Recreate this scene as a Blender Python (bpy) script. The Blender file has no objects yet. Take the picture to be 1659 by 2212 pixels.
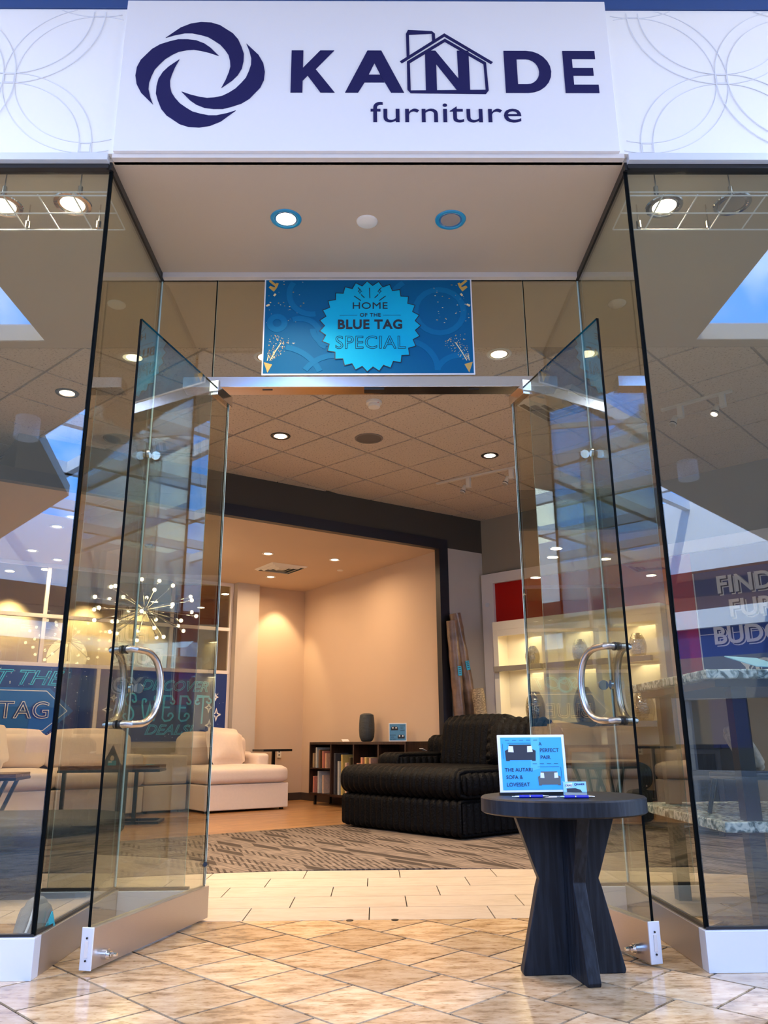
import bpy, bmesh, math, random
from mathutils import Vector, Matrix
import numpy as np
random.seed(7)
S = bpy.context.scene
COL = S.collection
pi = math.pi

# ------------------------------------------------------------------ camera
F_PX = 1721.4
pit, yaw, roll = .2791, .0122, -.008
cam = bpy.data.cameras.new('camera'); camo = bpy.data.objects.new('camera', cam); COL.objects.link(camo)
cp, sp, cy_, sy_ = math.cos(pit), math.sin(pit), math.cos(yaw), math.sin(yaw)
Fv = Vector((sy_*cp, cy_*cp, sp)); Rv = Vector((cy_, -sy_, 0)); Uv = Rv.cross(Fv)
R2 = Rv*math.cos(roll)+Uv*math.sin(roll); U2 = -Rv*math.sin(roll)+Uv*math.cos(roll)
M = Matrix((R2, U2, -Fv)).transposed().to_4x4(); M.translation = (.0194, -3.4076, .8605)
camo.matrix_world = M
cam.sensor_fit = 'VERTICAL'; cam.sensor_height = 36; cam.lens = 36*F_PX/2212
cam.clip_start = .05; cam.clip_end = 200
S.camera = camo

# ------------------------------------------------------------------ sky
W = bpy.data.worlds.new('sky'); S.world = W; W.use_nodes = True
nt = W.node_tree; nt.nodes.clear()
N = nt.nodes.new; L = nt.links.new
out = N('ShaderNodeOutputWorld'); bg = N('ShaderNodeBackground'); tc = N('ShaderNodeTexCoord')
noi = N('ShaderNodeTexNoise'); noi.inputs['Scale'].default_value = 3.2; noi.inputs['Detail'].default_value = 6
rmp = N('ShaderNodeValToRGB'); rmp.color_ramp.elements[0].position = .48; rmp.color_ramp.elements[0].color = (.05, .28, .95, 1)
rmp.color_ramp.elements[1].position = .66; rmp.color_ramp.elements[1].color = (.85, .93, 1, 1)
L(tc.outputs['Generated'], noi.inputs['Vector']); L(noi.outputs['Fac'], rmp.inputs['Fac']); L(rmp.outputs['Color'], bg.inputs['Color'])
bg.inputs['Strength'].default_value = 7.5
L(bg.outputs['Background'], out.inputs['Surface'])

# ------------------------------------------------------------------ sun, added daylight fill
def light(kind, name, loc, energy, color, rot=None, **kw):
    l = bpy.data.lights.new(name, kind); l.energy = energy; l.color = color
    for k, v in kw.items(): setattr(l, k, v)
    o = bpy.data.objects.new(name, l); COL.objects.link(o); o.location = loc
    if rot is not None: o.rotation_euler = rot
    return o
def aim(o, d): o.rotation_euler = Vector(d).to_track_quat('-Z', 'Y').to_euler()
sun = light('SUN', 'sun_light', (0, 0, 20), 8.0, (1, .93, .82), angle=.01)
aim(sun, (.30, -.62, -.72))
for sx_ in (-1, 1):
    l_ = light('AREA', 'facade_fill_lamp', (sx_*6.0, -2.3, 5.35), 300, (1, .93, .84), shape='RECTANGLE', size=4.2, size_y=4.2)  # added area lamps in the ceiling openings, brightening the facade
    aim(l_, (-sx_*.45, .25, -1))
S.view_settings.view_transform = 'Standard'; S.view_settings.look = 'None'
S.view_settings.gamma = 1; S.view_settings.use_curve_mapping = False
S.view_settings.exposure = 0.1
S.cycles.transparent_max_bounces = 24
S.cycles.max_bounces = 10; S.cycles.glossy_bounces = 6; S.cycles.diffuse_bounces = 5
S.cycles.sample_clamp_indirect = 6

# ------------------------------------------------------------------ materials
MATS = {}
def mat(name, col, rough=.6, metal=0, noise=None, bump=None, emis=None, spec=None, sheen=0, coat=0):
    """noise=(scale, amount, (stretch)) ; bump=(scale, strength)"""
    if name in MATS: return MATS[name]
    m = bpy.data.materials.new(name); m.use_nodes = True; n = m.node_tree.nodes; l = m.node_tree.links
    b = n['Principled BSDF']; c4 = (*col, 1)
    b.inputs['Base Color'].default_value = c4; b.inputs['Roughness'].default_value = rough; b.inputs['Metallic'].default_value = metal
    if spec is not None: b.inputs['Specular IOR Level'].default_value = spec
    if sheen: b.inputs['Sheen Weight'].default_value = sheen; b.inputs['Sheen Roughness'].default_value = .35
    if coat: b.inputs['Coat Weight'].default_value = coat; b.inputs['Coat Roughness'].default_value = .1
    if emis: b.inputs['Emission Color'].default_value = (*emis[0], 1); b.inputs['Emission Strength'].default_value = emis[1]
    tcx = n.new('ShaderNodeTexCoord')
    if noise:
        mp = n.new('ShaderNodeMapping'); mp.inputs['Scale'].default_value = noise[2] if len(noise) > 2 else (1, 1, 1)
        t = n.new('ShaderNodeTexNoise'); t.inputs['Scale'].default_value = noise[0]; t.inputs['Detail'].default_value = 5
        mx = n.new('ShaderNodeMixRGB'); mx.blend_type = 'MIX'
        mx.inputs[1].default_value = (*[max(0, c*(1-noise[1])) for c in col], 1); mx.inputs[2].default_value = (*[min(1, c*(1+noise[1])) for c in col], 1)
        l.new(tcx.outputs['Object'], mp.inputs[0]); l.new(mp.outputs[0], t.inputs['Vector'])
        l.new(t.outputs['Fac'], mx.inputs[0]); l.new(mx.outputs[0], b.inputs['Base Color'])
    if bump:
        t2 = n.new('ShaderNodeTexNoise'); t2.inputs['Scale'].default_value = bump[0]; t2.inputs['Detail'].default_value = 3
        bp = n.new('ShaderNodeBump'); bp.inputs['Strength'].default_value = bump[1]; bp.inputs['Distance'].default_value = .01
        l.new(tcx.outputs['Object'], t2.inputs['Vector']); l.new(t2.outputs['Fac'], bp.inputs['Height']); l.new(bp.outputs[0], b.inputs['Normal'])
    MATS[name] = m; return m

def glass_mat(name, tint):
    m = bpy.data.materials.new(name); m.use_nodes = True; n = m.node_tree.nodes; l = m.node_tree.links; n.clear()
    o = n.new('ShaderNodeOutputMaterial'); tr = n.new('ShaderNodeBsdfTransparent'); gl = n.new('ShaderNodeBsdfGlossy'); mx = n.new('ShaderNodeMixShader')
    tr.inputs[0].default_value = (*tint, 1); gl.inputs['Roughness'].default_value = 0; gl.inputs[0].default_value = (.95, 1, .98, 1)
    lw = n.new('ShaderNodeLayerWeight'); lw.inputs['Blend'].default_value = .5
    p = n.new('ShaderNodeMath'); p.operation = 'POWER'; p.inputs[1].default_value = 4.2
    q = n.new('ShaderNodeMath'); q.operation = 'MULTIPLY_ADD'; q.inputs[1].default_value = .90; q.inputs[2].default_value = .095
    l.new(lw.outputs['Facing'], p.inputs[0]); l.new(p.outputs[0], q.inputs[0]); l.new(q.outputs[0], mx.inputs[0])
    l.new(tr.outputs[0], mx.inputs[1]); l.new(gl.outputs[0], mx.inputs[2]); l.new(mx.outputs[0], o.inputs[0])
    MATS[name] = m; return m
GLASS = glass_mat('clear_glass', (.82, .84, .80))
EDGE = mat('glass_edge', (.0012, .0022, .0022), .6, spec=.05)
EDGEL = mat('glass_edge_light', (.50, .68, .68), .2)

def stone_mat(name, base, dark, light_):
    m = bpy.data.materials.new(name); m.use_nodes = True; n = m.node_tree.nodes; l = m.node_tree.links; b = n['Principled BSDF']
    tcx = n.new('ShaderNodeTexCoord'); oi = n.new('ShaderNodeObjectInfo')
    ad = n.new('ShaderNodeVectorMath'); ad.operation = 'ADD'
    sc = n.new('ShaderNodeVectorMath'); sc.operation = 'SCALE'; sc.inputs['Scale'].default_value = 40
    l.new(oi.outputs['Random'], sc.inputs[0]); l.new(tcx.outputs['Object'], ad.inputs[0]); l.new(sc.outputs[0], ad.inputs[1])
    mp = n.new('ShaderNodeMapping'); mp.inputs['Rotation'].default_value = (0, 0, .3); mp.inputs['Scale'].default_value = (1, 2.6, 1)
    l.new(ad.outputs[0], mp.inputs[0])
    t = n.new('ShaderNodeTexNoise'); t.inputs['Scale'].default_value = 7; t.inputs['Detail'].default_value = 8; t.inputs['Roughness'].default_value = .65
    l.new(mp.outputs[0], t.inputs['Vector'])
    r = n.new('ShaderNodeValToRGB'); e = r.color_ramp.elements
    e[0].position = .36; e[0].color = (*dark, 1); e[1].position = .62; e[1].color = (*light_, 1); k = e.new(.46); k.color = (*base, 1)
    l.new(t.outputs['Fac'], r.inputs[0])
    t2 = n.new('ShaderNodeTexNoise'); t2.inputs['Scale'].default_value = 26; t2.inputs['Detail'].default_value = 4
    l.new(mp.outputs[0], t2.inputs['Vector'])
    r2 = n.new('ShaderNodeValToRGB'); r2.color_ramp.elements[0].position = .3; r2.color_ramp.elements[0].color = (.45, .33, .2, 1); r2.color_ramp.elements[1].position = .42; r2.color_ramp.elements[1].color = (1, 1, 1, 1)
    l.new(t2.outputs['Fac'], r2.inputs[0])
    mx = n.new('ShaderNodeMixRGB'); mx.blend_type = 'MULTIPLY'; mx.inputs[0].default_value = .75
    l.new(r.outputs[0], mx.inputs[1]); l.new(r2.outputs[0], mx.inputs[2])
    hs = n.new('ShaderNodeHueSaturation'); mr = n.new('ShaderNodeMapRange'); mr.inputs['To Min'].default_value = .66; mr.inputs['To Max'].default_value = 1.14
    l.new(oi.outputs['Random'], mr.inputs[0]); l.new(mr.outputs[0], hs.inputs['Value']); l.new(mx.outputs[0], hs.inputs['Color'])
    l.new(hs.outputs[0], b.inputs['Base Color']); b.inputs['Roughness'].default_value = .13
    MATS[name] = m; return m
STONE = stone_mat('limestone', (.54, .35, .18), (.33, .20, .095), (.68, .49, .29))
CREAM_T = stone_mat('cream_tile', (.47, .38, .30), (.42, .34, .26), (.50, .42, .34))
for n_ in CREAM_T.node_tree.nodes:
    if n_.type == 'MAP_RANGE': n_.inputs['To Min'].default_value = .96; n_.inputs['To Max'].default_value = 1.03
    if n_.type == 'MIX_RGB': n_.inputs[0].default_value = .06
CREAM_T.node_tree.nodes['Principled BSDF'].inputs['Roughness'].default_value = .35

def carpet_mat():
    m = bpy.data.materials.new('carpet'); m.use_nodes = True; n = m.node_tree.nodes; l = m.node_tree.links; b = n['Principled BSDF']
    b.inputs['Roughness'].default_value = .95; b.inputs['Specular IOR Level'].default_value = .1
    g = n.new('ShaderNodeNewGeometry'); mp = n.new('ShaderNodeMapping'); mp.inputs['Rotation'].default_value = (0, 0, math.radians(50))
    l.new(g.outputs['Position'], mp.inputs[0]); sx = n.new('ShaderNodeSeparateXYZ'); l.new(mp.outputs[0], sx.inputs[0])
    def ma(op, a, b_=None, c=None):
        k = n.new('ShaderNodeMath'); k.operation = op
        for i, v in enumerate((a, b_, c)):
            if v is None: continue
            if isinstance(v, (int, float)): k.inputs[i].default_value = v
            else: l.new(v, k.inputs[i])
        return k.outputs[0]
    def wn(a, b_):
        w = n.new('ShaderNodeTexWhiteNoise'); w.noise_dimensions = '2D'; c = n.new('ShaderNodeCombineXYZ')
        l.new(a, c.inputs[0])
        if isinstance(b_, (int, float)): c.inputs[1].default_value = b_
        else: l.new(b_, c.inputs[1])
        l.new(c.outputs[0], w.inputs['Vector']); return w.outputs['Value']
    s, t = sx.outputs['X'], sx.outputs['Y']
    row = ma('FLOOR', ma('DIVIDE', t, .13)); rr = wn(row, 3.7)
    sh = ma('ADD', s, ma('MULTIPLY', t, 2.14))
    s2 = ma('ADD', ma('DIVIDE', sh, .42), ma('MULTIPLY', rr, 7))
    cell = ma('FLOOR', s2); rc = wn(row, cell)
    blk = ma('FLOOR', ma('DIVIDE', s2, 4)); rb = wn(row, ma('ADD', blk, 31.5))
    tickrow = ma('GREATER_THAN', rb, .5)
    tick = ma('LESS_THAN', ma('FRACT', ma('DIVIDE', sh, .10)), .42)
    ft = ma('FRACT', ma('DIVIDE', t, .13)); inner = ma('MULTIPLY', ma('GREATER_THAN', ft, .12), ma('LESS_THAN', ft, .9))
    ticks = ma('MULTIPLY', ma('MULTIPLY', tickrow, tick), inner)
    rect = ma('MULTIPLY', ma('MULTIPLY', ma('GREATER_THAN', rc, .62), ma('SUBTRACT', 1, tickrow)), ma('GREATER_THAN', ft, .3))
    dark = ma('MAXIMUM', ticks, rect)
    st = n.new('ShaderNodeTexNoise'); st.inputs['Scale'].default_value = 9; st.inputs['Detail'].default_value = 6
    mp2 = n.new('ShaderNodeMapping'); mp2.inputs['Scale'].default_value = (.5, 5, 1); l.new(mp.outputs[0], mp2.inputs[0]); l.new(mp2.outputs[0], st.inputs['Vector'])
    r = n.new('ShaderNodeValToRGB'); r.color_ramp.elements[0].position = .35; r.color_ramp.elements[0].color = (.09, .070, .057, 1)
    r.color_ramp.elements[1].position = .65; r.color_ramp.elements[1].color = (.215, .165, .135, 1); l.new(st.outputs['Fac'], r.inputs[0])
    mx = n.new('ShaderNodeMixRGB'); mx.inputs[2].default_value = (.035, .026, .021, 1); l.new(ma('MULTIPLY', dark, .85), mx.inputs[0]); l.new(r.outputs[0], mx.inputs[1])
    l.new(mx.outputs[0], b.inputs['Base Color']); MATS['carpet'] = m; return m
CARPET = carpet_mat()

def wood_floor():
    m = bpy.data.materials.new('wood_floor'); m.use_nodes = True; n = m.node_tree.nodes; l = m.node_tree.links; b = n['Principled BSDF']
    g = n.new('ShaderNodeNewGeometry'); mp = n.new('ShaderNodeMapping'); mp.inputs['Rotation'].default_value = (0, 0, -math.radians(34))
    l.new(g.outputs['Position'], mp.inputs[0])
    br = n.new('ShaderNodeTexBrick'); br.inputs['Scale'].default_value = 1; br.inputs['Brick Width'].default_value = 1.2; br.inputs['Row Height'].default_value = .13
    br.inputs['Mortar Size'].default_value = .002; br.inputs['Color1'].default_value = (.30, .155, .06, 1); br.inputs['Color2'].default_value = (.46, .26, .11, 1); br.inputs['Mortar'].default_value = (.1, .05, .02, 1)
    l.new(mp.outputs[0], br.inputs['Vector'])
    st = n.new('ShaderNodeTexNoise'); st.inputs['Scale'].default_value = 7; st.inputs['Detail'].default_value = 8
    mp2 = n.new('ShaderNodeMapping'); mp2.inputs['Scale'].default_value = (.7, 9, 1); l.new(mp.outputs[0], mp2.inputs[0]); l.new(mp2.outputs[0], st.inputs['Vector'])
    r = n.new('ShaderNodeValToRGB'); r.color_ramp.elements[0].position = .3; r.color_ramp.elements[0].color = (.45, .4, .36, 1); r.color_ramp.elements[1].position = .65; r.color_ramp.elements[1].color = (1.15, 1.1, 1.05, 1); l.new(st.outputs['Fac'], r.inputs[0])
    mx = n.new('ShaderNodeMixRGB'); mx.blend_type = 'MULTIPLY'; mx.inputs[0].default_value = 1
    l.new(br.outputs['Color'], mx.inputs[1]); l.new(r.outputs[0], mx.inputs[2]); l.new(mx.outputs[0], b.inputs['Base Color']); b.inputs['Roughness'].default_value = .3
    MATS['wood_floor'] = m; return m
WOODF = wood_floor()

def tile_ceiling():
    m = bpy.data.materials.new('acoustic_tile'); m.use_nodes = True; n = m.node_tree.nodes; l = m.node_tree.links; b = n['Principled BSDF']
    tcx = n.new('ShaderNodeTexCoord')
    t = n.new('ShaderNodeTexNoise'); t.inputs['Scale'].default_value = 55; t.inputs['Detail'].default_value = 3; t.inputs['Roughness'].default_value = .7
    l.new(tcx.outputs['Object'], t.inputs['Vector'])
    r = n.new('ShaderNodeValToRGB'); r.color_ramp.elements[0].position = .34; r.color_ramp.elements[0].color = (.22, .165, .12, 1); r.color_ramp.elements[1].position = .42; r.color_ramp.elements[1].color = (.62, .51, .40, 1)
    l.new(t.outputs['Fac'], r.inputs[0]); l.new(r.outputs[0], b.inputs['Base Color']); b.inputs['Roughness'].default_value = .95
    bp = n.new('ShaderNodeBump'); bp.inputs['Strength'].default_value = .4; bp.inputs['Distance'].default_value = .004; l.new(r.outputs[0], bp.inputs['Height']); l.new(bp.outputs[0], b.inputs['Normal'])
    return m
ACOUST = tile_ceiling()

def wood_mat(name, c1, c2, rough=.4, stretch=(14, 14, 1)):
    m = bpy.data.materials.new(name); m.use_nodes = True; n = m.node_tree.nodes; l = m.node_tree.links; b = n['Principled BSDF']
    tcx = n.new('ShaderNodeTexCoord'); mp = n.new('ShaderNodeMapping'); mp.inputs['Scale'].default_value = stretch
    t = n.new('ShaderNodeTexNoise'); t.inputs['Scale'].default_value = 4; t.inputs['Detail'].default_value = 8; t.inputs['Distortion'].default_value = .6
    l.new(tcx.outputs['Object'], mp.inputs[0]); l.new(mp.outputs[0], t.inputs['Vector'])
    r = n.new('ShaderNodeValToRGB'); r.color_ramp.elements[0].position = .4; r.color_ramp.elements[0].color = (*c1, 1); r.color_ramp.elements[1].position = .65; r.color_ramp.elements[1].color = (*c2, 1)
    l.new(t.outputs['Fac'], r.inputs[0]); l.new(r.outputs[0], b.inputs['Base Color']); b.inputs['Roughness'].default_value = rough
    bp = n.new('ShaderNodeBump'); bp.inputs['Strength'].default_value = .25; bp.inputs['Distance'].default_value = .004; l.new(t.outputs['Fac'], bp.inputs['Height']); l.new(bp.outputs[0], b.inputs['Normal'])
    MATS[name] = m; return m
BLKWOOD = wood_mat('black_oak', (.003, .0035, .005), (.012, .015, .019), .5)
BLKWOOD.node_tree.nodes['Principled BSDF'].inputs['Specular IOR Level'].default_value = .25
DKWOOD = wood_mat('dark_walnut', (.018, .008, .005), (.05, .022, .014), .35)
TOPWOOD = wood_mat('brown_table_top', (.10, .05, .03), (.22, .12, .075), .25, (2, 14, 14))
WEAVE = wood_mat('rope_weave', (.12, .08, .045), (.62, .46, .28), .8, (10, 10, 60))

def granite():
    m = bpy.data.materials.new('granite'); m.use_nodes = True; n = m.node_tree.nodes; l = m.node_tree.links; b = n['Principled BSDF']
    tcx = n.new('ShaderNodeTexCoord'); t = n.new('ShaderNodeTexNoise'); t.inputs['Scale'].default_value = 22; t.inputs['Detail'].default_value = 8; t.inputs['Distortion'].default_value = 1.5
    l.new(tcx.outputs['Object'], t.inputs['Vector'])
    r = n.new('ShaderNodeValToRGB'); e = r.color_ramp.elements; e[0].position = .38; e[0].color = (.05, .09, .10, 1); e[1].position = .6; e[1].color = (.75, .82, .84, 1); k = e.new(.48); k.color = (.32, .42, .45, 1)
    l.new(t.outputs['Fac'], r.inputs[0]); l.new(r.outputs[0], b.inputs['Base Color']); b.inputs['Roughness'].default_value = .2
    return m
GRANITE = granite()
def hammered():
    m = bpy.data.materials.new('hammered_silver'); m.use_nodes = True; n = m.node_tree.nodes; l = m.node_tree.links; b = n['Principled BSDF']
    b.inputs['Metallic'].default_value = 1; b.inputs['Base Color'].default_value = (.36, .33, .28, 1); b.inputs['Roughness'].default_value = .16
    tcx = n.new('ShaderNodeTexCoord'); v = n.new('ShaderNodeTexVoronoi'); v.inputs['Scale'].default_value = 55
    l.new(tcx.outputs['Object'], v.inputs['Vector']); bp = n.new('ShaderNodeBump'); bp.inputs['Strength'].default_value = .6; bp.inputs['Distance'].default_value = .006
    l.new(v.outputs['Distance'], bp.inputs['Height']); l.new(bp.outputs[0], b.inputs['Normal']); return m
HAMMER = hammered()

WHITEP = mat('fascia_white', (.84, .82, .78), .55, noise=(2, .03))
SIGNW = mat('sign_white', (.77, .75, .74), .5)
NAVY = mat('navy_print', (.013, .012, .075), .6, spec=.2)
BLUETRIM = mat('blue_trim', (.025, .07, .22), .4)
SOFFIT = mat('soffit_paint', (.53, .44, .34), .8, bump=(300, .1))
LIP = mat('soffit_lip', (.66, .60, .54), .7)
HEADW = mat('header_metal', (.8, .84, .9), .3, .4)
BLACKM = mat('black_metal', (.008, .008, .009), .3)
ALU = mat('brushed_aluminium', (.52, .47, .42), .34, .85, noise=(60, .08, (1, 1, 20)))
ALUL = mat('pale_aluminium', (.74, .77, .80), .35, .35, noise=(3, .05))
STEEL = mat('polished_steel', (.74, .70, .66), .14, 1)
BRUSH = mat('brushed_steel', (.55, .49, .43), .27, 1, bump=(400, .05))
CHROME = mat('chrome', (.8, .8, .8), .06, 1)
WALLB = mat('wall_beige', (.62, .47, .34), .85, noise=(1.5, .04), bump=(200, .06))
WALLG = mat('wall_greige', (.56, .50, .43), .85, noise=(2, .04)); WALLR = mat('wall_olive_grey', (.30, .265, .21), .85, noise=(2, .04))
BROWN = mat('bulkhead_brown', (.055, .046, .034), .75)
FRAMEB = mat('frame_black', (.008, .008, .014), .45)
WHITET = mat('white_trim', (.82, .76, .72), .5)
REDP = mat('red_panel', (.46, .006, .003), .5, spec=.25)
CABW = mat('cabinet_cream', (.85, .78, .64), .45)
LEDGE = mat('metal_ledge', (.35, .33, .29), .35, .7)
FABW = mat('cream_fabric', (.80, .68, .59), .95, noise=(30, .05), bump=(250, .25), sheen=.2)
PLUSH = mat('black_plush', (.0016, .0016, .0022), .55, noise=(14, .9), bump=(60, .7), spec=.12)
LEATH = mat('charcoal_upholstery', (.008, .008, .010), .7, bump=(120, .2))
GROUT = mat('dark_grout', (.03, .025, .02), .95, spec=.05)
GROUTL = mat('light_grout', (.12, .11, .10), .9)
GRIDM = mat('ceiling_grid', (.36, .30, .24), .7)
PLASW = mat('white_plastic', (.82, .78, .70), .4)
TRACKW = mat('track_cream', (.70, .63, .53), .4)
BULB = mat('bulb_glow', (1, .9, .7), .3, emis=((1, .80, .55), 8))
LAMPON = mat('lamp_glow', (1, .9, .7), .3, emis=((1, .83, .60), 9))
LAMPOFF = mat('lamp_unlit', (.35, .30, .26), .3)
REFL = mat('reflector', (.85, .8, .75), .12, .95)
RINGB = mat('blue_protective_film', (.02, .30, .55), .3)
NAVYB = mat('banner_navy', (.008, .035, .19), .5)
BLUEB = mat('banner_blue', (.006, .12, .42), .5)
CYANL = mat('cyan_print', (.06, .55, .85), .5)
PRINTW = mat('print_white', (.85, .85, .85), .5)
PRINTK = mat('print_black', (.006, .010, .022), .5)
POSTB = mat('poster_blue', (.001, .115, .27), .6, spec=.15)
POSTL = mat('poster_ribbon', (.003, .155, .34), .6, spec=.15)
BURST = mat('burst_cyan', (.003, .45, .70), .6, spec=.15)
GOLD = mat('gold_print', (.62, .38, .08), .4)
GOLDL = mat('gold_light', (.85, .70, .35), .4)
CARDB = mat('card_blue', (.04, .40, .80), .35)
CARDL = mat('card_light_blue', (.30, .64, .88), .35)
TAGC = mat('tag_cyan', (.04, .45, .55), .4)
INK = mat('pen_blue', (.005, .012, .35), .2, coat=.6)
PLAST = mat('wrapped_rug', (.19, .115, .075), .3, noise=(5, 1.0, (1, 1, 1.6)), bump=(16, .8), coat=.25)
MALLG = mat('mall_grey', (.15, .16, .17), .5)
MALLD = mat('mall_dark', (.018, .019, .022), .4)
MALLW = mat('mall_white', (.82, .84, .86), .7)
MALLB = mat('mall_brown', (.12, .06, .04), .6)
MALLC = mat('mall_ceiling', (.45, .42, .36), .8)
OPPB = mat('shop_blue', (.008, .022, .16), .5)

# ------------------------------------------------------------------ mesh helpers
class MB:
    def __init__(s): s.v = []; s.f = []; s.mi = []; s.cur = 0
    def add(s, vs, fs):
        o = len(s.v); s.v += [tuple(v) for v in vs]; s.f += [tuple(i+o for i in f) for f in fs]; s.mi += [s.cur]*len(fs); return s
    def box(s, a, b):
        (x0, y0, z0), (x1, y1, z1) = a, b
        x0, x1 = min(x0, x1), max(x0, x1); y0, y1 = min(y0, y1), max(y0, y1); z0, z1 = min(z0, z1), max(z0, z1)
        return s.add([(x0,y0,z0),(x1,y0,z0),(x1,y1,z0),(x0,y1,z0),(x0,y0,z1),(x1,y0,z1),(x1,y1,z1),(x0,y1,z1)],
                     [(0,3,2,1),(4,5,6,7),(0,1,5,4),(1,2,6,5),(2,3,7,6),(3,0,4,7)])
    def cyl(s, p0, p1, r0, r1=None, n=16, cap=True):
        r1 = r0 if r1 is None else r1; p0, p1 = Vector(p0), Vector(p1); d = (p1-p0).normalized()
        a = d.orthogonal().normalized(); b = d.cross(a); vs = []
        for p, r in ((p0, r0), (p1, r1)):
            for i in range(n): t = 2*pi*i/n; vs.append(p+a*r*math.cos(t)+b*r*math.sin(t))
        fs = [(i, (i+1) % n, n+(i+1) % n, n+i) for i in range(n)]
        if cap: fs += [tuple(range(n-1, -1, -1)), tuple(range(n, 2*n))]
        return s.add(vs, fs)
    def tube(s, pts, r, n=12, cap=True):
        pts = [Vector(p) for p in pts]; vs = []; m = len(pts); a = None
        for k, p in enumerate(pts):
            d = (pts[min(k+1, m-1)]-pts[max(k-1, 0)]).normalized()
            a = d.orthogonal().normalized() if a is None else (a-d*a.dot(d)).normalized()
            b = d.cross(a); rr = r[k] if isinstance(r, (list, tuple)) else r
            for i in range(n): t = 2*pi*i/n; vs.append(p+a*rr*math.cos(t)+b*rr*math.sin(t))
        fs = [(k*n+i, k*n+(i+1) % n, (k+1)*n+(i+1) % n, (k+1)*n+i) for k in range(m-1) for i in range(n)]
        if cap: fs += [tuple(range(n-1, -1, -1)), tuple(range((m-1)*n, m*n))]
        return s.add(vs, fs)
    def lathe(s, prof, c=(0, 0, 0), n=28):
        vs = []; m = len(prof)
        for r, z in prof:
            for i in range(n): t = 2*pi*i/n; vs.append((c[0]+r*math.cos(t), c[1]+r*math.sin(t), c[2]+z))
        fs = [(k*n+i, k*n+(i+1) % n, (k+1)*n+(i+1) % n, (k+1)*n+i) for k in range(m-1) for i in range(n)]
        if prof[0][0] > 0: fs.append(tuple(range(n-1, -1, -1)))
        if prof[-1][0] > 0: fs.append(tuple(range((m-1)*n, m*n)))
        return s.add(vs, fs)
    def prism(s, poly, fn, a, b):
        """poly 2D points, fn(u,v,w)->xyz, w from a to b"""
        n = len(poly); vs = [fn(u, v, a) for u, v in poly]+[fn(u, v, b) for u, v in poly]
        fs = [tuple(range(n)), tuple(range(2*n-1, n-1, -1))]+[(i, n+i, n+(i+1) % n, (i+1) % n) for i in range(n)]
        return s.add(vs, fs)
    def ball(s, c, r, n=8, m=6):
        prof = [(max(1e-5, r*math.sin(pi*k/m)), -r*math.cos(pi*k/m)) for k in range(m+1)]
        return s.lathe(prof, c, n)
    def soft(s, a, b, r, n=14, puff=0, rib=None):
        """rounded box, rib=(axis index, pitch, depth)"""
        a, b = Vector(a), Vector(b); c = (a+b)/2; h = (b-a)/2; idx = {}; vs = []; fs = []
        cnt = [n, n, n]
        if rib:
            for ax in ([rib[0]] if isinstance(rib[0], int) else rib[0]): cnt[ax] = max(n, int(2*h[ax]/rib[1]*6))
        def coord(k, ax):
            m = cnt[ax]; t = -1+2*k/m
            return t
        def vert(i, j, k):
            key = (i, j, k)
            if key in idx: return idx[key]
            p = Vector((coord(i, 0)*h[0], coord(j, 1)*h[1], coord(k, 2)*h[2])); rr = min(r, *h)*.999
            q = Vector([max(-(h[x]-rr), min(h[x]-rr, p[x])) for x in range(3)]); d = p-q
            nn = d.normalized() if d.length > 1e-9 else Vector((0, 0, 0))
            o = q+nn*rr
            if puff:
                u = [1-min(1, abs(p[x]/h[x]))**2 for x in range(3)]
                for x in range(3):
                    if abs(nn[x]) > .5: o[x] += math.copysign(puff*u[(x+1) % 3]**.5*u[(x+2) % 3]**.5, nn[x])
            if rib:
                axs = (rib[0],) if isinstance(rib[0], int) else rib[0]
                use = axs[0]
                if len(axs) > 1 and abs(nn[axs[0]]) > .75: use = axs[1]
                if abs(nn[use]) < .9:
                    ph = abs(math.sin(pi*(p[use]+h[use])/rib[1])); o += nn*rib[2]*(ph**.6-1)
            idx[key] = len(vs); vs.append(c+o); return idx[key]
        A, B, C_ = cnt
        for i in range(A):
            for j in range(B):
                fs.append((vert(i,j,0), vert(i,j+1,0), vert(i+1,j+1,0), vert(i+1,j,0))); fs.append((vert(i,j,C_), vert(i+1,j,C_), vert(i+1,j+1,C_), vert(i,j+1,C_)))
            for k in range(C_):
                fs.append((vert(i,0,k), vert(i+1,0,k), vert(i+1,0,k+1), vert(i,0,k+1))); fs.append((vert(i,B,k), vert(i,B,k+1), vert(i+1,B,k+1), vert(i+1,B,k)))
        for j in range(B):
            for k in range(C_):
                fs.append((vert(0,j,k), vert(0,j,k+1), vert(0,j+1,k+1), vert(0,j+1,k))); fs.append((vert(A,j,k), vert(A,j+1,k), vert(A,j+1,k+1), vert(A,j,k+1)))
        return s.add(vs, fs)
    def xf(s, M, start=0):
        for i in range(start, len(s.v)): s.v[i] = tuple(M @ Vector(s.v[i]))
        return s
    def make(s, name, mats, parent=None, smooth=False, bevel=0, kind=None, mesh_only=False):
        me = bpy.data.meshes.new(name); me.from_pydata(s.v, [], s.f)
        mats = mats if isinstance(mats, (list, tuple)) else [mats]
        for m in mats: me.materials.append(m)
        if len(mats) > 1: me.polygons.foreach_set('material_index', s.mi)
        bm = bmesh.new(); bm.from_mesh(me); bmesh.ops.recalc_face_normals(bm, faces=bm.faces); bm.to_mesh(me); bm.free()
        if smooth: me.polygons.foreach_set('use_smooth', [True]*len(me.polygons)); me.set_sharp_from_angle(angle=math.radians(40))
        me.update()
        if mesh_only: return me
        o = bpy.data.objects.new(name, me); COL.objects.link(o)
        if parent: o.parent = parent
        if bevel:
            bv = o.modifiers.new('bevel', 'BEVEL'); bv.width = bevel; bv.segments = 2; bv.limit_method = 'ANGLE'
        if kind: o['kind'] = kind
        return o
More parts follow.
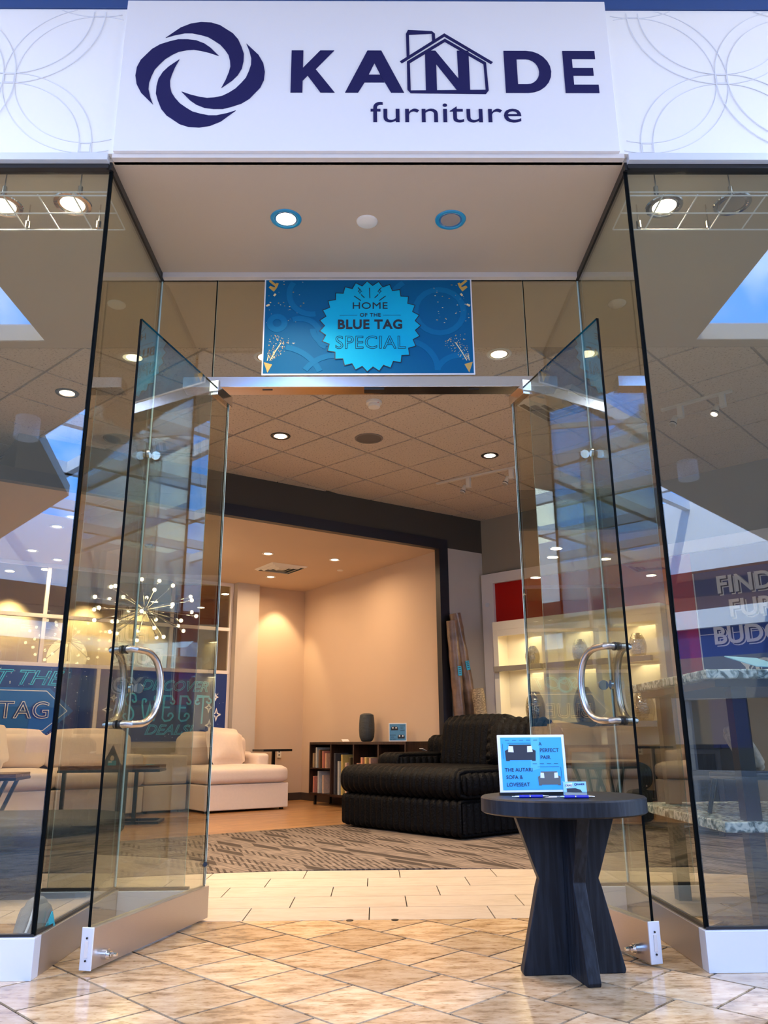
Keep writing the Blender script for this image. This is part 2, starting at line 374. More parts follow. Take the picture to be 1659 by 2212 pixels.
def inst(name, me, parent, loc=(0, 0, 0), rz=0):
    o = bpy.data.objects.new(name, me); COL.objects.link(o); o.parent = parent; o.location = loc; o.rotation_euler = (0, 0, rz); return o
def thing(name, label, cat, loc=(0, 0, 0), rz=0, group=None):
    o = bpy.data.objects.new(name, None); COL.objects.link(o); o.empty_display_size = .1
    o.location = loc; o.rotation_euler = (0, 0, rz); o['label'] = label; o['category'] = cat
    if group: o['group'] = group
    return o
def tag(o, label, cat, group=None):
    o['label'] = label; o['category'] = cat
    if group: o['group'] = group
    return o
def setting(name, loc=(0, 0, 0), rz=0):
    o = bpy.data.objects.new(name, None); COL.objects.link(o); o.location = loc; o.rotation_euler = (0, 0, rz); o['kind'] = 'structure'; return o
def B(a, b): return MB().box(a, b)
def copy_tree(o, parent=None):
    c = o.copy(); COL.objects.link(c); c.parent = parent
    for ch in list(o.children): copy_tree(ch, c)
    return c
def clip(poly, a, b, c):
    """keep a*x+b*y>=c"""
    out = []
    for i, p in enumerate(poly):
        q = poly[(i+1) % len(poly)]; dp = a*p[0]+b*p[1]-c; dq = a*q[0]+b*q[1]-c
        if dp >= 0: out.append(p)
        if dp*dq < 0: t = dp/(dp-dq); out.append((p[0]+(q[0]-p[0])*t, p[1]+(q[1]-p[1])*t))
    return out

# planar print frame: local x right, y up, z toward viewer
def plane_mx(O, right, up=(0, 0, 1)):
    r = Vector(right).normalized(); u = Vector(up).normalized(); n = r.cross(u)
    m = Matrix((r, u, n)).transposed().to_4x4(); m.translation = O; return m
def flat(name, poly, mt, parent, mx, z, th=.0015):
    m = MB().prism(poly, lambda u, v, w: (u, v, w), z, z+th); m.xf(mx); return m.make(name, mt, parent)
def strokes(paths, w, mx, z, name, mt, parent, th=.0012, kind=None):
    """flat ribbons of constant width, one piece each"""
    m = MB(); o = None
    for ip, P in enumerate(paths):
        if kind is None: m = MB()
        z_ = z+ip*.00012
        P = [Vector((*p, 0)) for p in P]; n = len(P); Lf = []; Rt = []
        closed = (P[0]-P[-1]).length < 1e-6
        for i in range(n):
            a = P[i-1] if i > 0 else (P[-2] if closed else P[i]); b = P[i+1] if i < n-1 else (P[1] if closed else P[i])
            d = (b-a).normalized(); nn = Vector((-d.y, d.x, 0))
            d1 = (P[i]-a).normalized() if (P[i]-a).length > 1e-9 else d
            k = 1/max(.5, abs(d1.dot(d)))
            Lf.append(P[i]+nn*w/2*k); Rt.append(P[i]-nn*w/2*k)
        vs = [(p.x, p.y, z_) for p in Lf+Rt]+[(p.x, p.y, z_+th) for p in Lf+Rt]; fs = []
        for i in range(n-1):
            a, b, c, d = i, i+1, n+i+1, n+i; t = 2*n
            fs += [(a, d, c, b), (a+t, b+t, c+t, d+t), (a, b, b+t, a+t), (c, d, d+t, c+t)]
        fs += [(0, 2*n, 3*n, n), (n-1, 2*n-1, 4*n-1, 3*n-1)]
        m.add(vs, fs)
        if kind is None: m.xf(mx); o = m.make(name, mt, parent)
    if kind: m.xf(mx); o = m.make(name, mt, parent, kind=kind)
    return o
def text(s, size, mt, parent, mx, x, y, z, name='lettering', bold=0, outline=0, shear=0, sx=1, extrude=.001, align='CENTER', spacing=1):
    cu = bpy.data.curves.new('t', 'FONT'); cu.body = s; cu.size = size; cu.align_x = align; cu.align_y = 'CENTER'; cu.shear = shear; cu.space_character = spacing
    cu.resolution_u = 4
    if outline: cu.fill_mode = 'NONE'; cu.bevel_depth = outline; cu.bevel_resolution = 0
    else: cu.extrude = extrude; cu.offset = bold
    ob = bpy.data.objects.new('t', cu); COL.objects.link(ob)
    dg = bpy.context.evaluated_depsgraph_get(); me = bpy.data.meshes.new_from_object(ob.evaluated_get(dg))
    bpy.data.objects.remove(ob); bpy.data.curves.remove(cu)
    me.transform(mx @ Matrix.Translation((x, y, z+(0 if outline else extrude))) @ Matrix.Diagonal((sx, 1, 1, 1)))
    me.materials.clear(); me.materials.append(mt); me.name = name
    o = bpy.data.objects.new(name, me); COL.objects.link(o)
    if parent: o.parent = parent
    return o
def circ(cx, cy, r, n=32, a0=0, a1=2*pi): return [(cx+r*math.cos(a0+(a1-a0)*i/n), cy+r*math.sin(a0+(a1-a0)*i/n)) for i in range(n+1)]

H = 3.672; WX = 1.307; RD = 1.012; ZB = .15
A34 = math.radians(34.1); A42 = math.radians(-42)
b1 = Vector((.829, .56, 0)); bn = Vector((-.56, .829, 0)); e1 = Vector((.669, .743, 0)); e2 = Vector((.743, -.669, 0))
def PB(b, n, z=0): return b1*b+bn*n+Vector((0, 0, z))
def PE(a, c, z=0): return e1*a+e2*c+Vector((0, 0, z))
MB34 = Matrix(((.829, -.56, 0, 0), (.56, .829, 0, 0), (0, 0, 1, 0), (0, 0, 0, 1)))
ME42 = Matrix(((.743, .669, 0, 0), (-.669, .743, 0, 0), (0, 0, 1, 0), (0, 0, 0, 1)))   # local x=e2, y=e1

# ================================================================== SETTING: floors
fl = B((-30, -30, -.06), (30, 20, -.006)).make('floor', GROUT, kind='structure')
fe = setting('floor')
U_ = Vector((.695, -.719)); V_ = Vector((.719, .695)); U_.normalize(); V_ = Vector((-U_.y, U_.x))
PU, PV = .318, .328
for k in range(-12, 9):
    v0 = -.79+PV*k; ub = -.10+.142*k
    for j in range(-14, 14):
        u0 = ub+PU*j; g = .0055
        P = [(u0+g, v0+g), (u0+PU-g, v0+g), (u0+PU-g, v0+PV-g), (u0+g, v0+PV-g)]
        Q = [tuple(U_*p[0]+V_*p[1]) for p in P]; cx = sum(q[0] for q in Q)/4; cyy = sum(q[1] for q in Q)/4
        if not (-2.75 < cx < 2.75 and -2.45 < cyy < 1.2): continue
        Q = clip(Q, 0, -1, -.976)
        if len(Q) < 3: continue
        C0 = (sum(q[0] for q in Q)/len(Q), sum(q[1] for q in Q)/len(Q))
        m = MB().prism([(q[0]-C0[0], q[1]-C0[1]) for q in Q], lambda u, v, w: (u, v, w), -.02, 0)
        o = m.make('stone_tile', STONE, fe); o.location = (*C0, 0)
# far mall paving (pattern carried by the material, too oblique to see pieces)
def far_paving():
    m = stone_mat('far_limestone', (.62, .50, .38), (.48, .36, .26), (.76, .66, .53)); n = m.node_tree.nodes; l = m.node_tree.links; b = n['Principled BSDF']
    g = n.new('ShaderNodeNewGeometry'); mp = n.new('ShaderNodeMapping'); mp.inputs['Rotation'].default_value = (0, 0, math.radians(46)); l.new(g.outputs['Position'], mp.inputs[0])
    br = n.new('ShaderNodeTexBrick'); br.inputs['Scale'].default_value = 1; br.inputs['Brick Width'].default_value = .318; br.inputs['Row Height'].default_value = .328; br.inputs['Mortar Size'].default_value = .003
    br.inputs['Color1'].default_value = (1, 1, 1, 1); br.inputs['Color2'].default_value = (.7, .68, .66, 1); br.inputs['Mortar'].default_value = (.1, .1, .1, 1); l.new(mp.outputs[0], br.inputs['Vector'])
    mx = n.new('ShaderNodeMixRGB'); mx.blend_type = 'MULTIPLY'; mx.inputs[0].default_value = 1
    src = b.inputs['Base Color'].links[0].from_socket; l.new(src, mx.inputs[1]); l.new(br.outputs['Color'], mx.inputs[2]); l.new(mx.outputs[0], b.inputs['Base Color']); return m
FARP = far_paving()
mf = MB(); mf.box((-22, -22, -.02), (22, -2.3, -.002)); mf.box((-22, -2.3, -.02), (-2.6, 0, -.002)); mf.box((2.6, -2.3, -.02), (22, 0, -.002)); mf.make('mall_paving', FARP, fe)
# cream threshold tiles
me_t = B((-.313, -.1555, -.02), (.313, .1555, 0)).make('tile', CREAM_T, mesh_only=True)
rowx = [-.018, .184, .389, -.036, .175]
for r in range(5):
    for j in range(-6, 7):
        x0 = rowx[r]+.632*j
        if abs(x0+.316) < 2.9: inst('threshold_tile', me_t, fe, (x0+.316, .978+.1575+.3165*r, 0))
me_t2 = B((-.316, -.05, -.02), (.316, .05, -.001)).make('tile', CREAM_T, mesh_only=True)
# carpet slab with the curved front edge, cut along the alcove line
arc = []
for i in range(25):
    x = -3.4+6.8*i/24; arc.append((x, 2.60-.075*(x-.15)**2))
poly = arc+[(7, .9), (9, .4), (9, 0.4)]
pc = [(-8.0, -.3), (-8, .3)]
cp_ = [(-5.6, .25), (-4.6, .9)]+arc+[(4.6, 1.0), (6.5, .25), (8.6, .25), tuple((PE(6.06, -3.52)).xy), tuple(PB(4.43, 4.88).xy), tuple(PB(-.9, 4.88).xy), (-5.6, 2.1)]
MB().prism(cp_, lambda u, v, w: (u, v, w), -.005, .004).make('carpet', CARPET, fe)
MB().box((-4.6, 4.84, -.005), (4.5, 10, .003)).xf(MB34).make('wood_planks', WOODF, fe)

# ================================================================== ceiling
ce = setting('ceiling')
# drywall soffit above entrance and display windows
B((-7, -.02, H), (7, 1.955, H+.1)).make('soffit_panel', SOFFIT, ce)
B((-9, 1.955, H+.012), (9, 12, H+.1)).make('grid_backing', GRIDM, ce)
G0 = Vector((-.008, 3.354)); d1 = Vector((math.cos(math.radians(-42.3)), math.sin(math.radians(-42.3)))); d2 = Vector((-d1.y, d1.x)); g = .011
for i in range(-11, 12):
    for j in range(-9, 12):
        P = [G0+d1*(i*.61+a)+d2*(j*.617+b) for a, b in ((g, g), (.61-g, g), (.61-g, .617-g), (g, .617-g))]
        c = sum(P, Vector((0, 0)))/4
        if c.dot(e1.xy) > 6.2 or c.y < 1.7 or c.x < -6.2: continue
        if c.dot(bn.xy) > 5.15 and c.x > -3.4: continue
        if c.dot(bn.xy) > 6.2: continue
        Q = clip([tuple(p) for p in P], 0, 1, 1.96)
        if len(Q) < 3: continue
        C0 = (sum(q[0] for q in Q)/len(Q), sum(q[1] for q in Q)/len(Q))
        m = MB().prism([(q[0]-C0[0], q[1]-C0[1]) for q in Q], lambda u, v, w: (u, v, w), 0, .02)
        o = m.make('ceiling_tile', ACOUST, ce); o.location = (*C0, H)
# alcove ceiling
MB().box((-4.6, 4.95, 3.205), (4.6, 8.9, 3.25)).xf(MB34).make('ceiling', WALLB, kind='structure')

# ================================================================== facade
fa = setting('wall_front')
B((-7, -.05, 3.697), (7, .06, 4.615)).make('fascia_board', WHITEP, fa)
B((-7, -.06, 4.617), (7, .2, 5.6)).make('blue_upper_band', BLUETRIM, fa)
B((-WX+.02, -.052, 3.672), (WX-.02, .0, 3.698)).make('soffit_lip', LIP, fa)
for s in (-1, 1):
    B((s*WX, -.06, 3.655), (s*7, .02, 3.6965)).make('window_header', HEADW, fa)
    B((s*WX, -.03, 3.63), (s*7, .02, 3.655)).make('glazing_channel', BLACKM, fa)
    # glazing channels running back, inner corner
    B((s*WX-.012, -.02, H-.045), (s*WX+.012, RD, H-.001)).make('glazing_channel', BLACKM, fa)
B((-WX, RD-.012, H-.030), (WX, RD+.012, H-.001)).make('glazing_channel', BLACKM, fa)
mm = MB(); mm.box((-WX+.015, RD-.05, H-.035), (WX-.015, RD-.012, H-.001)); mm.make('soffit_bead', LIP, fa)
# routed ring pattern in the fascia boards: raised rings
def ring_lines(s):
    cxs = [s*1.850, s*1.41]; paths = []
    C = [(1.85, 4.163)]
    R = .44
    # circle centres half way between the crossings
    cent = [(1.41+.44*i*1.0, 4.163+.44*j) for i in range(-1, 6) for j in range(-1, 3) if (i+j) % 2 == 0]
    for (cx, cz) in cent:
        for r in (R*1.0+.0, R*1.0+.062, R*.80):
            pass
    return paths
def clipseg(path, x0, x1, z0, z1):
    outp = []; cur = []
    for p in path:
        if x0 <= p[0] <= x1 and z0 <= p[1] <= z1: cur.append(p)
        else:
            if len(cur) > 1: outp.append(cur)
            cur = []
    if len(cur) > 1: outp.append(cur)
    return outp
MXF = plane_mx((0, -.05, 0), (1, 0, 0))
GROOVE = mat('groove_shade', (.70, .70, .71), .8)
for s in (-1, 1):
    paths = []
    X0 = 1.84 if s > 0 else 1.858
    for i in range(-1, 8):
        for j in range(-2, 3):
            if (i+j) % 2: continue
            cx, cz = X0+.43*i, 4.163+.43*j       # nodes of the lattice at even cells
            if i == 0 and j == 0 or True:
                for r in (.400, .462):
                    c_ = circ(cx+.0, cz+.43, r, 96)
                    paths += clipseg([(s*x, z) for x, z in c_], *( (1.285, 7) if s > 0 else (-7, -1.285)), 3.70, 4.612)
            q = .026
            sq = [(s*(cx-q), cz-q), (s*(cx+q), cz-q), (s*(cx+q), cz+q), (s*(cx-q), cz+q), (s*(cx-q), cz-q)]
            paths += clipseg(sq, *((1.285, 7) if s > 0 else (-7, -1.285)), 3.70, 4.612)
    strokes(paths, .0038, MXF, .0002, 'ring_pattern', GROOVE, fa, th=.0022, kind='stuff')

# ---- sign board with logo
sg = thing('shop_sign', 'large white sign board with navy swirl logo and lettering KANDE furniture above the entrance', 'sign', (0, -.06, 3.697))
mx0 = plane_mx((0, -.0105, -3.697), (1, 0, 0))       # parent-local, uses world x,z
B((-1.279, -.0105, .001), (1.262, .012, .957)).make('sign_board', SIGNW, sg, bevel=.002)
cres = [(-.58,.69),(-.36,.89),(-.2,.97),(-.04,1.0),(.12,.99),(.26,.94),(.47,.78),(.56,.66),(.62,.51),(.66,.38),(.66,.24),(.64,.10),(.58,-.03),(.50,-.13),(.34,-.27),
        (.40,-.12),(.44,.02),(.46,.13),(.45,.24),(.42,.36),(.36,.46),(.28,.56),(.18,.64),(.08,.71),(-.04,.75),(-.17,.78),(-.29,.78),(-.45,.74)]
for k in range(4):
    a = -pi/2*k; c, s = math.cos(a), math.sin(a)
    P = [(-.869+.332*(x*c-y*s), 4.172+.335*(x*s+y*c)) for x, y in cres]
    flat('logo_blade', P, NAVY, sg, mx0, 0, .003)
zl, zh = 4.054, 4.322; hh = zh-zl
def letter(nm, polys):
    m = MB()
    for P in polys: m.prism(P, lambda u, v, w: (u, v, w), 0, .003)
    m.xf(mx0); m.make(nm, NAVY, sg)
def q(x0, w, pts): return [(x0+u*w, zl+v*hh) for u, v in pts]
letter('letter_k', [q(-.402, .226, [(0,0),(.27,0),(.27,1),(0,1)]), q(-.402, .226, [(.27,.28),(.27,.58),(.66,1),(.98,1),(.56,.55),(1,0),(.68,0),(.38,.40)])])
letter('letter_a', [q(-.122, .302, [(0,0),(.22,0),(.33,.24),(.67,.24),(.60,.42),(.40,.42),(.5,.70),(.5,1),(.38,1)]), q(-.122, .302, [(1,0),(.78,0),(.60,.42),(.5,.70),(.5,1),(.62,1)])])
def dpoly():
    P = [(0,0),(.5,0)]+[(.5+.5*math.sin(t), .5-.5*math.cos(t)) for t in np.linspace(.15, pi-.15, 12)]+[(.5,1),(0,1)]
    return P
Dm = MB()
x0, w_ = .704, .242
outer = [(0,0),(.48,0)]+[(.48+.52*math.sin(t), .5-.5*math.cos(t)) for t in np.linspace(.0, pi, 13)][1:-1]+[(.48,1),(0,1)]
inner = [(.27,.20),(.47,.20)]+[(.47+.27*math.sin(t), .5-.30*math.cos(t)) for t in np.linspace(.0, pi, 13)][1:-1]+[(.47,.80),(.27,.80)]
o_ = [(x0+u*w_, zl+v*hh) for u, v in outer]; i_ = [(x0+u*w_, zl+v*hh) for u, v in inner]; n_ = len(o_)
vs = [(*p, 0) for p in o_]+[(*p, 0) for p in i_]+[(*p, .003) for p in o_]+[(*p, .003) for p in i_]
fs = []
for i in range(n_):
    j = (i+1) % n_
    fs += [(i, j, n_+j, n_+i), (2*n_+i, 3*n_+i, 3*n_+j, 2*n_+j), (i, 2*n_+i, 2*n_+j, j), (n_+i, n_+j, 3*n_+j, 3*n_+i)]
Dm.add(vs, fs).xf(mx0).make('letter_d', NAVY, sg)
letter('letter_e', [q(1.012, .174, [(0,0),(.27,0),(.27,1),(0,1)]), q(1.012, .174, [(.27,0),(1,0),(1,.19),(.27,.19)]), q(1.012, .174, [(.27,.41),(.88,.41),(.88,.59),(.27,.59)]), q(1.012, .174, [(.27,.81),(.97,.81),(.97,1),(.27,1)])])
letter('letter_n', [q(.293, .2275, [(0,0),(.25,0),(.25,.68),(.745,0),(1,0),(1,1),(.735,1),(.745,.33),(.24,1),(0,1)])])
lx = lambda u: .160+(u-20)/1530*.488
lz = lambda v: 4.052+(1125-v)/985*.383
strokes([[(lx(40), lz(625)), (lx(765), lz(165)), (lx(1525), lz(635))], [(lx(160), lz(545)), (lx(155), lz(150)), (lx(170), lz(122)), (lx(560), lz(122)), (lx(584), lz(150)), (lx(586), lz(270))],
         [(lx(165), lz(1070)), (lx(163), lz(625)), (lx(770), lz(255)), (lx(1408), lz(640)), (lx(1425), lz(1080)), (lx(1400), lz(1108)), (lx(190), lz(1108)), (lx(165), lz(1070))]], .0155, mx0, 0, 'house_outline', NAVY, sg, th=.0034)
text('furniture', .178, NAVY, sg, mx0, .394, 3.925, 0, 'lettering', bold=.0, sx=1.22, extrude=.0015)

# ================================================================== glazing
def pane(name, P0, P1, z0, z1, parent, th=.012, edges=(1, 1, 1, 1), light_edge=False):
    """glass sheet between plan points; faces glass, rim green"""
    P0, P1 = Vector(P0), Vector(P1); d = (P1-P0).normalized(); n = Vector((-d.y, d.x))*th/2
    a, b, c, e = P0+n, P1+n, P1-n, P0-n; m = MB()
    vs = [(*a, z0), (*b, z0), (*c, z0), (*e, z0), (*a, z1), (*b, z1), (*c, z1), (*e, z1)]
    m.add(vs, [(0,1,5,4), (2,3,7,6)]); m.cur = 1; m.add(vs, [(1,2,6,5), (3,0,4,7), (0,3,2,1), (4,5,6,7)])
    return m.make(name, [GLASS, EDGEL if light_edge else EDGE], parent)
nW = 0
def base_rail(s, parent):
    pass
for s, nm in ((-1, 'window_1'), (1, 'window_2')):
    w = setting(nm)
    # front glass, return glass, side light
    pane('front_pane', (s*WX, 0), (s*4.2, 0), ZB, 3.635, w)
    pane('return_pane', (s*WX, .008), (s*WX, RD-.008), ZB, H-.03, w)
    pane('side_light', (s*WX*.997, RD), (s*.955, RD), ZB, H-.03, w, light_edge=True)
    pane('front_pane', (s*4.215, 0), (s*7, 0), ZB, 3.635, w)
    B((s*(WX+.004), -.004, ZB), (s*(WX-.014), .008, 3.635)).make('corner_seal', EDGE, w)
    bx = MB(); bx.box((s*(WX-.025), -.03, 0), (s*7, .035, ZB-.004)); bx.make('front_base', ALUL, w, bevel=.002)
    bx = MB(); bx.box((s*(WX-.025), .0355, 0), (s*(WX+.03), RD+.03, ZB-.004)); bx.make('return_base', ALU, w, bevel=.002)
    bx = MB(); bx.box((s*(WX-.0255), RD-.03, 0), (s*.90, RD+.035, ZB-.01)); bx.make('side_base', ALUL, w, bevel=.002)
    B((s*(WX-.012), -.012, ZB-.006), (s*7, .012, ZB+.006)).make('glazing_gasket', BLACKM, w)
    B((s*(WX-.012), .012, ZB-.006), (s*(WX+.012), RD, ZB+.006)).make('glazing_gasket', BLACKM, w)
    B((s*WX, RD-.012, ZB-.012), (s*.93, RD+.012, ZB+.004)).make('glazing_gasket', BLACKM, w)
    B((s*(WX-.011), RD-.016, ZB+.01), (s*(WX-.006), RD-.009, H-.04)).make('polished_edge', EDGEL, w)
    # corner disc clamps
    for zc_ in (1.14, 2.47):
        for ang in (0, 1):
            c = Vector((s*(WX-.010), RD-.05, zc_)) if ang == 0 else Vector((s*(WX-.05), RD-.010, zc_))
            dv = Vector((-s*.014, 0, 0)) if ang == 0 else Vector((0, -.014, 0))
            MB().cyl(c, c+dv, .026, n=24).make('clamp_disc', CHROME, w, smooth=True)
w = setting('window_3')
pane('transom_pane', (-.962, RD), (.958, RD), 2.965, H-.03, w)
for s in (-1, 1): B((s*.9585-.002, RD-.007, 2.965), (s*.9585+.002, RD+.007, H-.03)).make('joint_seal', EDGE, w)
# header bar
hb = setting('trim_1')
B((-1.12, .955, 2.889), (1.118, 1.07, 2.957)).make('header_bar', STEEL, hb, bevel=.002)
B((-.04, .975, 2.880), (.08, 1.03, 2.889)).make('latch_plate', BLACKM, hb)
for x in (-.62, .62): B((x-.03, .99, 2.8865), (x+.03, 1.0, 2.889)).make('bar_slot', BLACKM, hb)

def door(s, ang, name):
    d = setting(name, (s*.851, RD, 0), 0)
    dirv = Vector((s*math.sin(ang), -math.cos(ang)))        # hinge -> free edge
    nin = Vector((-s*math.cos(ang), -math.sin(ang)))        # toward entrance
    nn = Vector((nin.x, nin.y, 0)); dd = Vector((dirv.x, dirv.y, 0))
    DW = .977
    pane('glass_pane', dirv*.012, dirv*DW, .155, 2.84, d, th=.013)
    ed_ = MB(); c1 = dirv*.006; ed_.cyl((*c1, .165), (*c1, 2.80), .0065, n=8); ed_.make('polished_edge', EDGEL, d)
    def ob(a, b, z0, z1, t0, t1, nme, mt, bev=.002):
        m = MB(); pts = [dd*a+nn*t0, dd*b+nn*t0, dd*b+nn*t1, dd*a+nn*t1]
        m.add([(*p.xy, z0) for p in pts]+[(*p.xy, z1) for p in pts], [(0,3,2,1),(4,5,6,7),(0,1,5,4),(1,2,6,5),(2,3,7,6),(3,0,4,7)]); return m.make(nme, mt, d, bevel=bev)
    ob(0, DW+.001, .012, .160, -.024, .024, 'bottom_rail', ALU)
    e = ob(DW+.001, DW+.008, .010, .163, -.026, .026, 'rail_end_cap', ALUL)
    ob(DW+.0065, DW+.0105, .055, .115, -.007, .007, 'strike_plate', LIP, 0)
    for z in (.045, .125):
        c = dd*(DW+.008)+Vector((0, 0, z)); MB().cyl(c, c+dd*.003, .004, n=10).make('screw', BLACKM, d)
    ob(-.004, .19, 2.782, 2.845, -.022, .022, 'patch_fitting', STEEL)
    ob(.175, .20, 2.800, 2.868, -.028, .028, 'patch_cap', CHROME)
    # thumb turn
    c = dd*(DW-.075)+nn*.024+Vector((0, 0, .052)); t = MB().cyl(c, c+nn*.022, .02, n=24).make('lock_cylinder', CHROME, d, smooth=True)
    m = MB(); m.cyl(c+nn*.022, c+nn*.034, .017, .014, n=24); m.cyl(c+nn*.034-dd*.003, c+nn*.06-dd*.003, .009, .007, n=6); m.make('thumb_turn', CHROME, t, smooth=True)
    # paired C handles
    for side, nme in ((1, 'pull_handle'), (-1, 'pull_handle')):
        pts = []
        M0 = dd*(DW-.085); z0, z1 = .935, 1.255; n2 = nn*side
        hv = (-dd*.165+n2*.035)
        pts.append(M0+n2*.008+Vector((0, 0, z1))); pts.append(M0+n2*.045+Vector((0, 0, z1)))
        for k in range(17):
            t = pi*k/16; zz = (z0+z1)/2+(z1-z0)/2*math.cos(t)
            f = math.sin(t)**.62 if 0 < k < 16 else 0
            pts.append(M0+n2*.06+hv*f+Vector((0, 0, zz)))
        pts.append(M0+n2*.045+Vector((0, 0, z0))); pts.append(M0+n2*.008+Vector((0, 0, z0)))
        h = MB().tube(pts, .0155, 16).make(nme, BRUSH, d, smooth=True)
        m = MB()
        for z in (z0, z1): m.cyl(M0+n2*.007+Vector((0, 0, z)), M0+n2*.016+Vector((0, 0, z)), .019, n=20)
        m.make('handle_collar', BLACKM, h, smooth=True)
    # rubber stop near the hinge
    return d
door(-1, .270, 'door_1'); door(1, .273, 'door_2')
for s in (-1,):
    m = MB().cyl((-.846, 1.0, .26), (-.846, .965, .265), .014, .011, n=12).make('door_stop', BLACKM, bpy.data.objects['door_1'])
    m.matrix_parent_inverse = bpy.data.objects['door_1'].matrix_basis.inverted()
for x in (-.114, .111):
    tag(MB().cyl((x, .965, 0), (x, .965, .003), .018, n=20).make('floor_bolt_socket', BLACKM), 'small dark round bolt socket in the floor at the threshold, %s' % ('left of the two' if x < 0 else 'right of the two'), 'floor socket', 'bolt sockets at the threshold')

# ---- blue tag poster on the transom
po = thing('transom_poster', 'bright blue poster with a cyan starburst reading HOME OF THE BLUE TAG SPECIAL', 'poster', (0, .985, 2.98))
mp = plane_mx((-.014, 0, .329), (1, 0, 0))
PW, PH = .645, .327
B((-PW-.014, 0, .0), (PW-.014, .006, PH*2)).make('white_backing', PRINTW, po)
flat('blue_print', [(-PW+.008,-PH+.008),(PW-.008,-PH+.008),(PW-.008,PH-.008),(-PW+.008,PH-.008)], POSTB, po, mp, .0003, .001)
rb = []
def arcp(cx, cy, r, a0, a1, n=20): return [(cx+r*math.cos(math.radians(a0+(a1-a0)*i/n)), cy+r*math.sin(math.radians(a0+(a1-a0)*i/n))) for i in range(n+1)]
rb += [arcp(.44, .10, .15, 0, 360), arcp(.30, .16, .16, 120, 200, 8), arcp(.22,-.30,.20,0,90), arcp(.56,-.36,.16,60,180), arcp(-.56,.02,.045,0,360), arcp(-.42,-.08,.13,0,110)[::-1]+arcp(-.25,-.09,.05,180,260),
       arcp(-.55,-.42,.28,10,80), arcp(-.20,-.42,.22,90,170), arcp(-.35,.22,.14,130,280), arcp(-.24,-.02,.10,180,300)]
rb = [s_ for p_ in rb for s_ in clipseg(p_, -PW+.02, PW-.02, -PH+.02, PH-.02)]
strokes(rb, .036, mp, .0014, 'ribbon_print', POSTL, po)
def star(n, r0, r1, cx=0, cy=0, sy=1): return [(cx+(r0 if i % 2 else r1)*math.cos(pi*i/n), cy+sy*(r0 if i % 2 else r1)*math.sin(pi*i/n)) for i in range(2*n)]
sb = star(27, .279, .311, .011, 0, 1.0)
flat('starburst', sb, BURST, po, mp, .0028); strokes([sb+[sb[0]]], .0045, mp, .0045, 'starburst_outline', PRINTK, po)
text('HOME', .064, PRINTK, po, mp, .010, .135, .0045, bold=0, sx=1.2, spacing=1.05)
text('OF THE', .034, PRINTK, po, mp, .012, .072, .0045, bold=.0006, sx=1.05, spacing=1.1)
text('BLUE TAG', .086, PRINTK, po, mp, .010, .005, .0045, bold=.003, sx=.95, spacing=1.1)
text('SPECIAL', .122, PRINTK, po, mp, .012, -.118, .0055, outline=.0017, sx=.95, spacing=1.05)
strokes([[(-.177,.072),(-.068,.072)], [(.09,.072),(.20,.072)]], .0022, mp, .0046, 'rule_line', PRINTK, po)
strokes([[(.007,.262),(.010,.190)], [(-.045,.215),(-.024,.192)], [(.062,.215),(.040,.192)], [(-.088,.205),(-.045,.172)], [(.108,.205),(.068,.172)], [(-.064,.264),(-.048,.244)], [(.082,.264),(.068,.244)]], .005, mp, .0046, 'sparkle_lines', PRINTK, po)
strokes([[(cx+dx, .238+dy) for dx, dy in ((0,.016),(.005,.004),(.011,0),(.005,-.004),(0,-.016),(-.005,-.004),(-.011,0),(-.005,.004),(0,.016))] for cx in (-.052, .07)], .003, mp, .0047, 'sparkle_outline', PRINTK, po)
rnd = random.Random(5)
for s in (-1, 1):
    cx, cy = s*(PW-.028), -PH+.012
    flat('party_popper', [(cx-s*.008, cy), (cx+s*.016-s*.0, cy+.07), (cx-s*.035, cy+.055)], GOLD, po, mp, .0016)
    mC, mD = MB(), MB()
    for k in range(110):
        a = rnd.uniform(.1, 1.15); r = rnd.uniform(.05, .25); x = cx-s*r*math.cos(pi/2-a*.7+.0)*.95; y = cy+.05+r*math.sin(pi/2-a*.7)*.85
        if abs(x) > PW-.012: continue
        z_ = rnd.uniform(.0018, .0050); t = z_; rr = rnd.uniform(.002, .0045)
        (mC if k % 2 else mD).prism(star(3, rr*.5, rr, x, y), lambda u, v, w: (u, v, w), .0022, .003)
    for k in range(34):
        x = s*rnd.uniform(.40, PW-.015); y = rnd.uniform(.02, PH-.015); rr = rnd.uniform(.002, .006)
        (mC if k % 2 else mD).prism([(x-rr, y), (x, y+rr*.5), (x+rr, y), (x, y-rr*.5)], lambda u, v, w: (u, v, w), .0022, .003)
    mC.xf(mp).make('gold_confetti', GOLD, po, kind='stuff'); mD.xf(mp).make('pale_confetti', GOLDL, po, kind='stuff')
    strokes([[(cx-s*.02, cy+.08), (cx-s*.05, cy+.14), (cx-s*.085, cy+.20)], [(cx-s*.005, cy+.08), (cx-s*.012, cy+.12), (cx-s*.02, cy+.10)]], .005, mp, .0024, 'streamer', GOLDL, po)
    X = s*(PW-.06)
    strokes([[(X-s*.02, PH-.03), (X-s*.01, PH-.06), (X+s*.0, PH-.075), (X+s*.03, PH-.055)], [(X+s*.03, PH-.012), (X+s*.01, PH-.03), (X-s*.015, PH-.05)]], .015, mp, .0024, 'gold_ribbon', GOLD, po)
    strokes([[(X-s*.01, PH-.105), (X+s*.0, PH-.12)], [(X+s*.045, PH-.19), (X+s*.025, PH-.18)]], .012, mp, .0026, 'pale_ribbon', GOLDL, po)

# ================================================================== interior walls
# right wall (plane e1 = 6.06), local frame x=e2, y=e1
wr = setting('wall_right')
def E(a, b): return MB().box(a, b).xf(ME42)
E((-3.55, 6.06, 0), (6.5, 6.2, H+.05)).make('wall_panel', WALLR, wr)
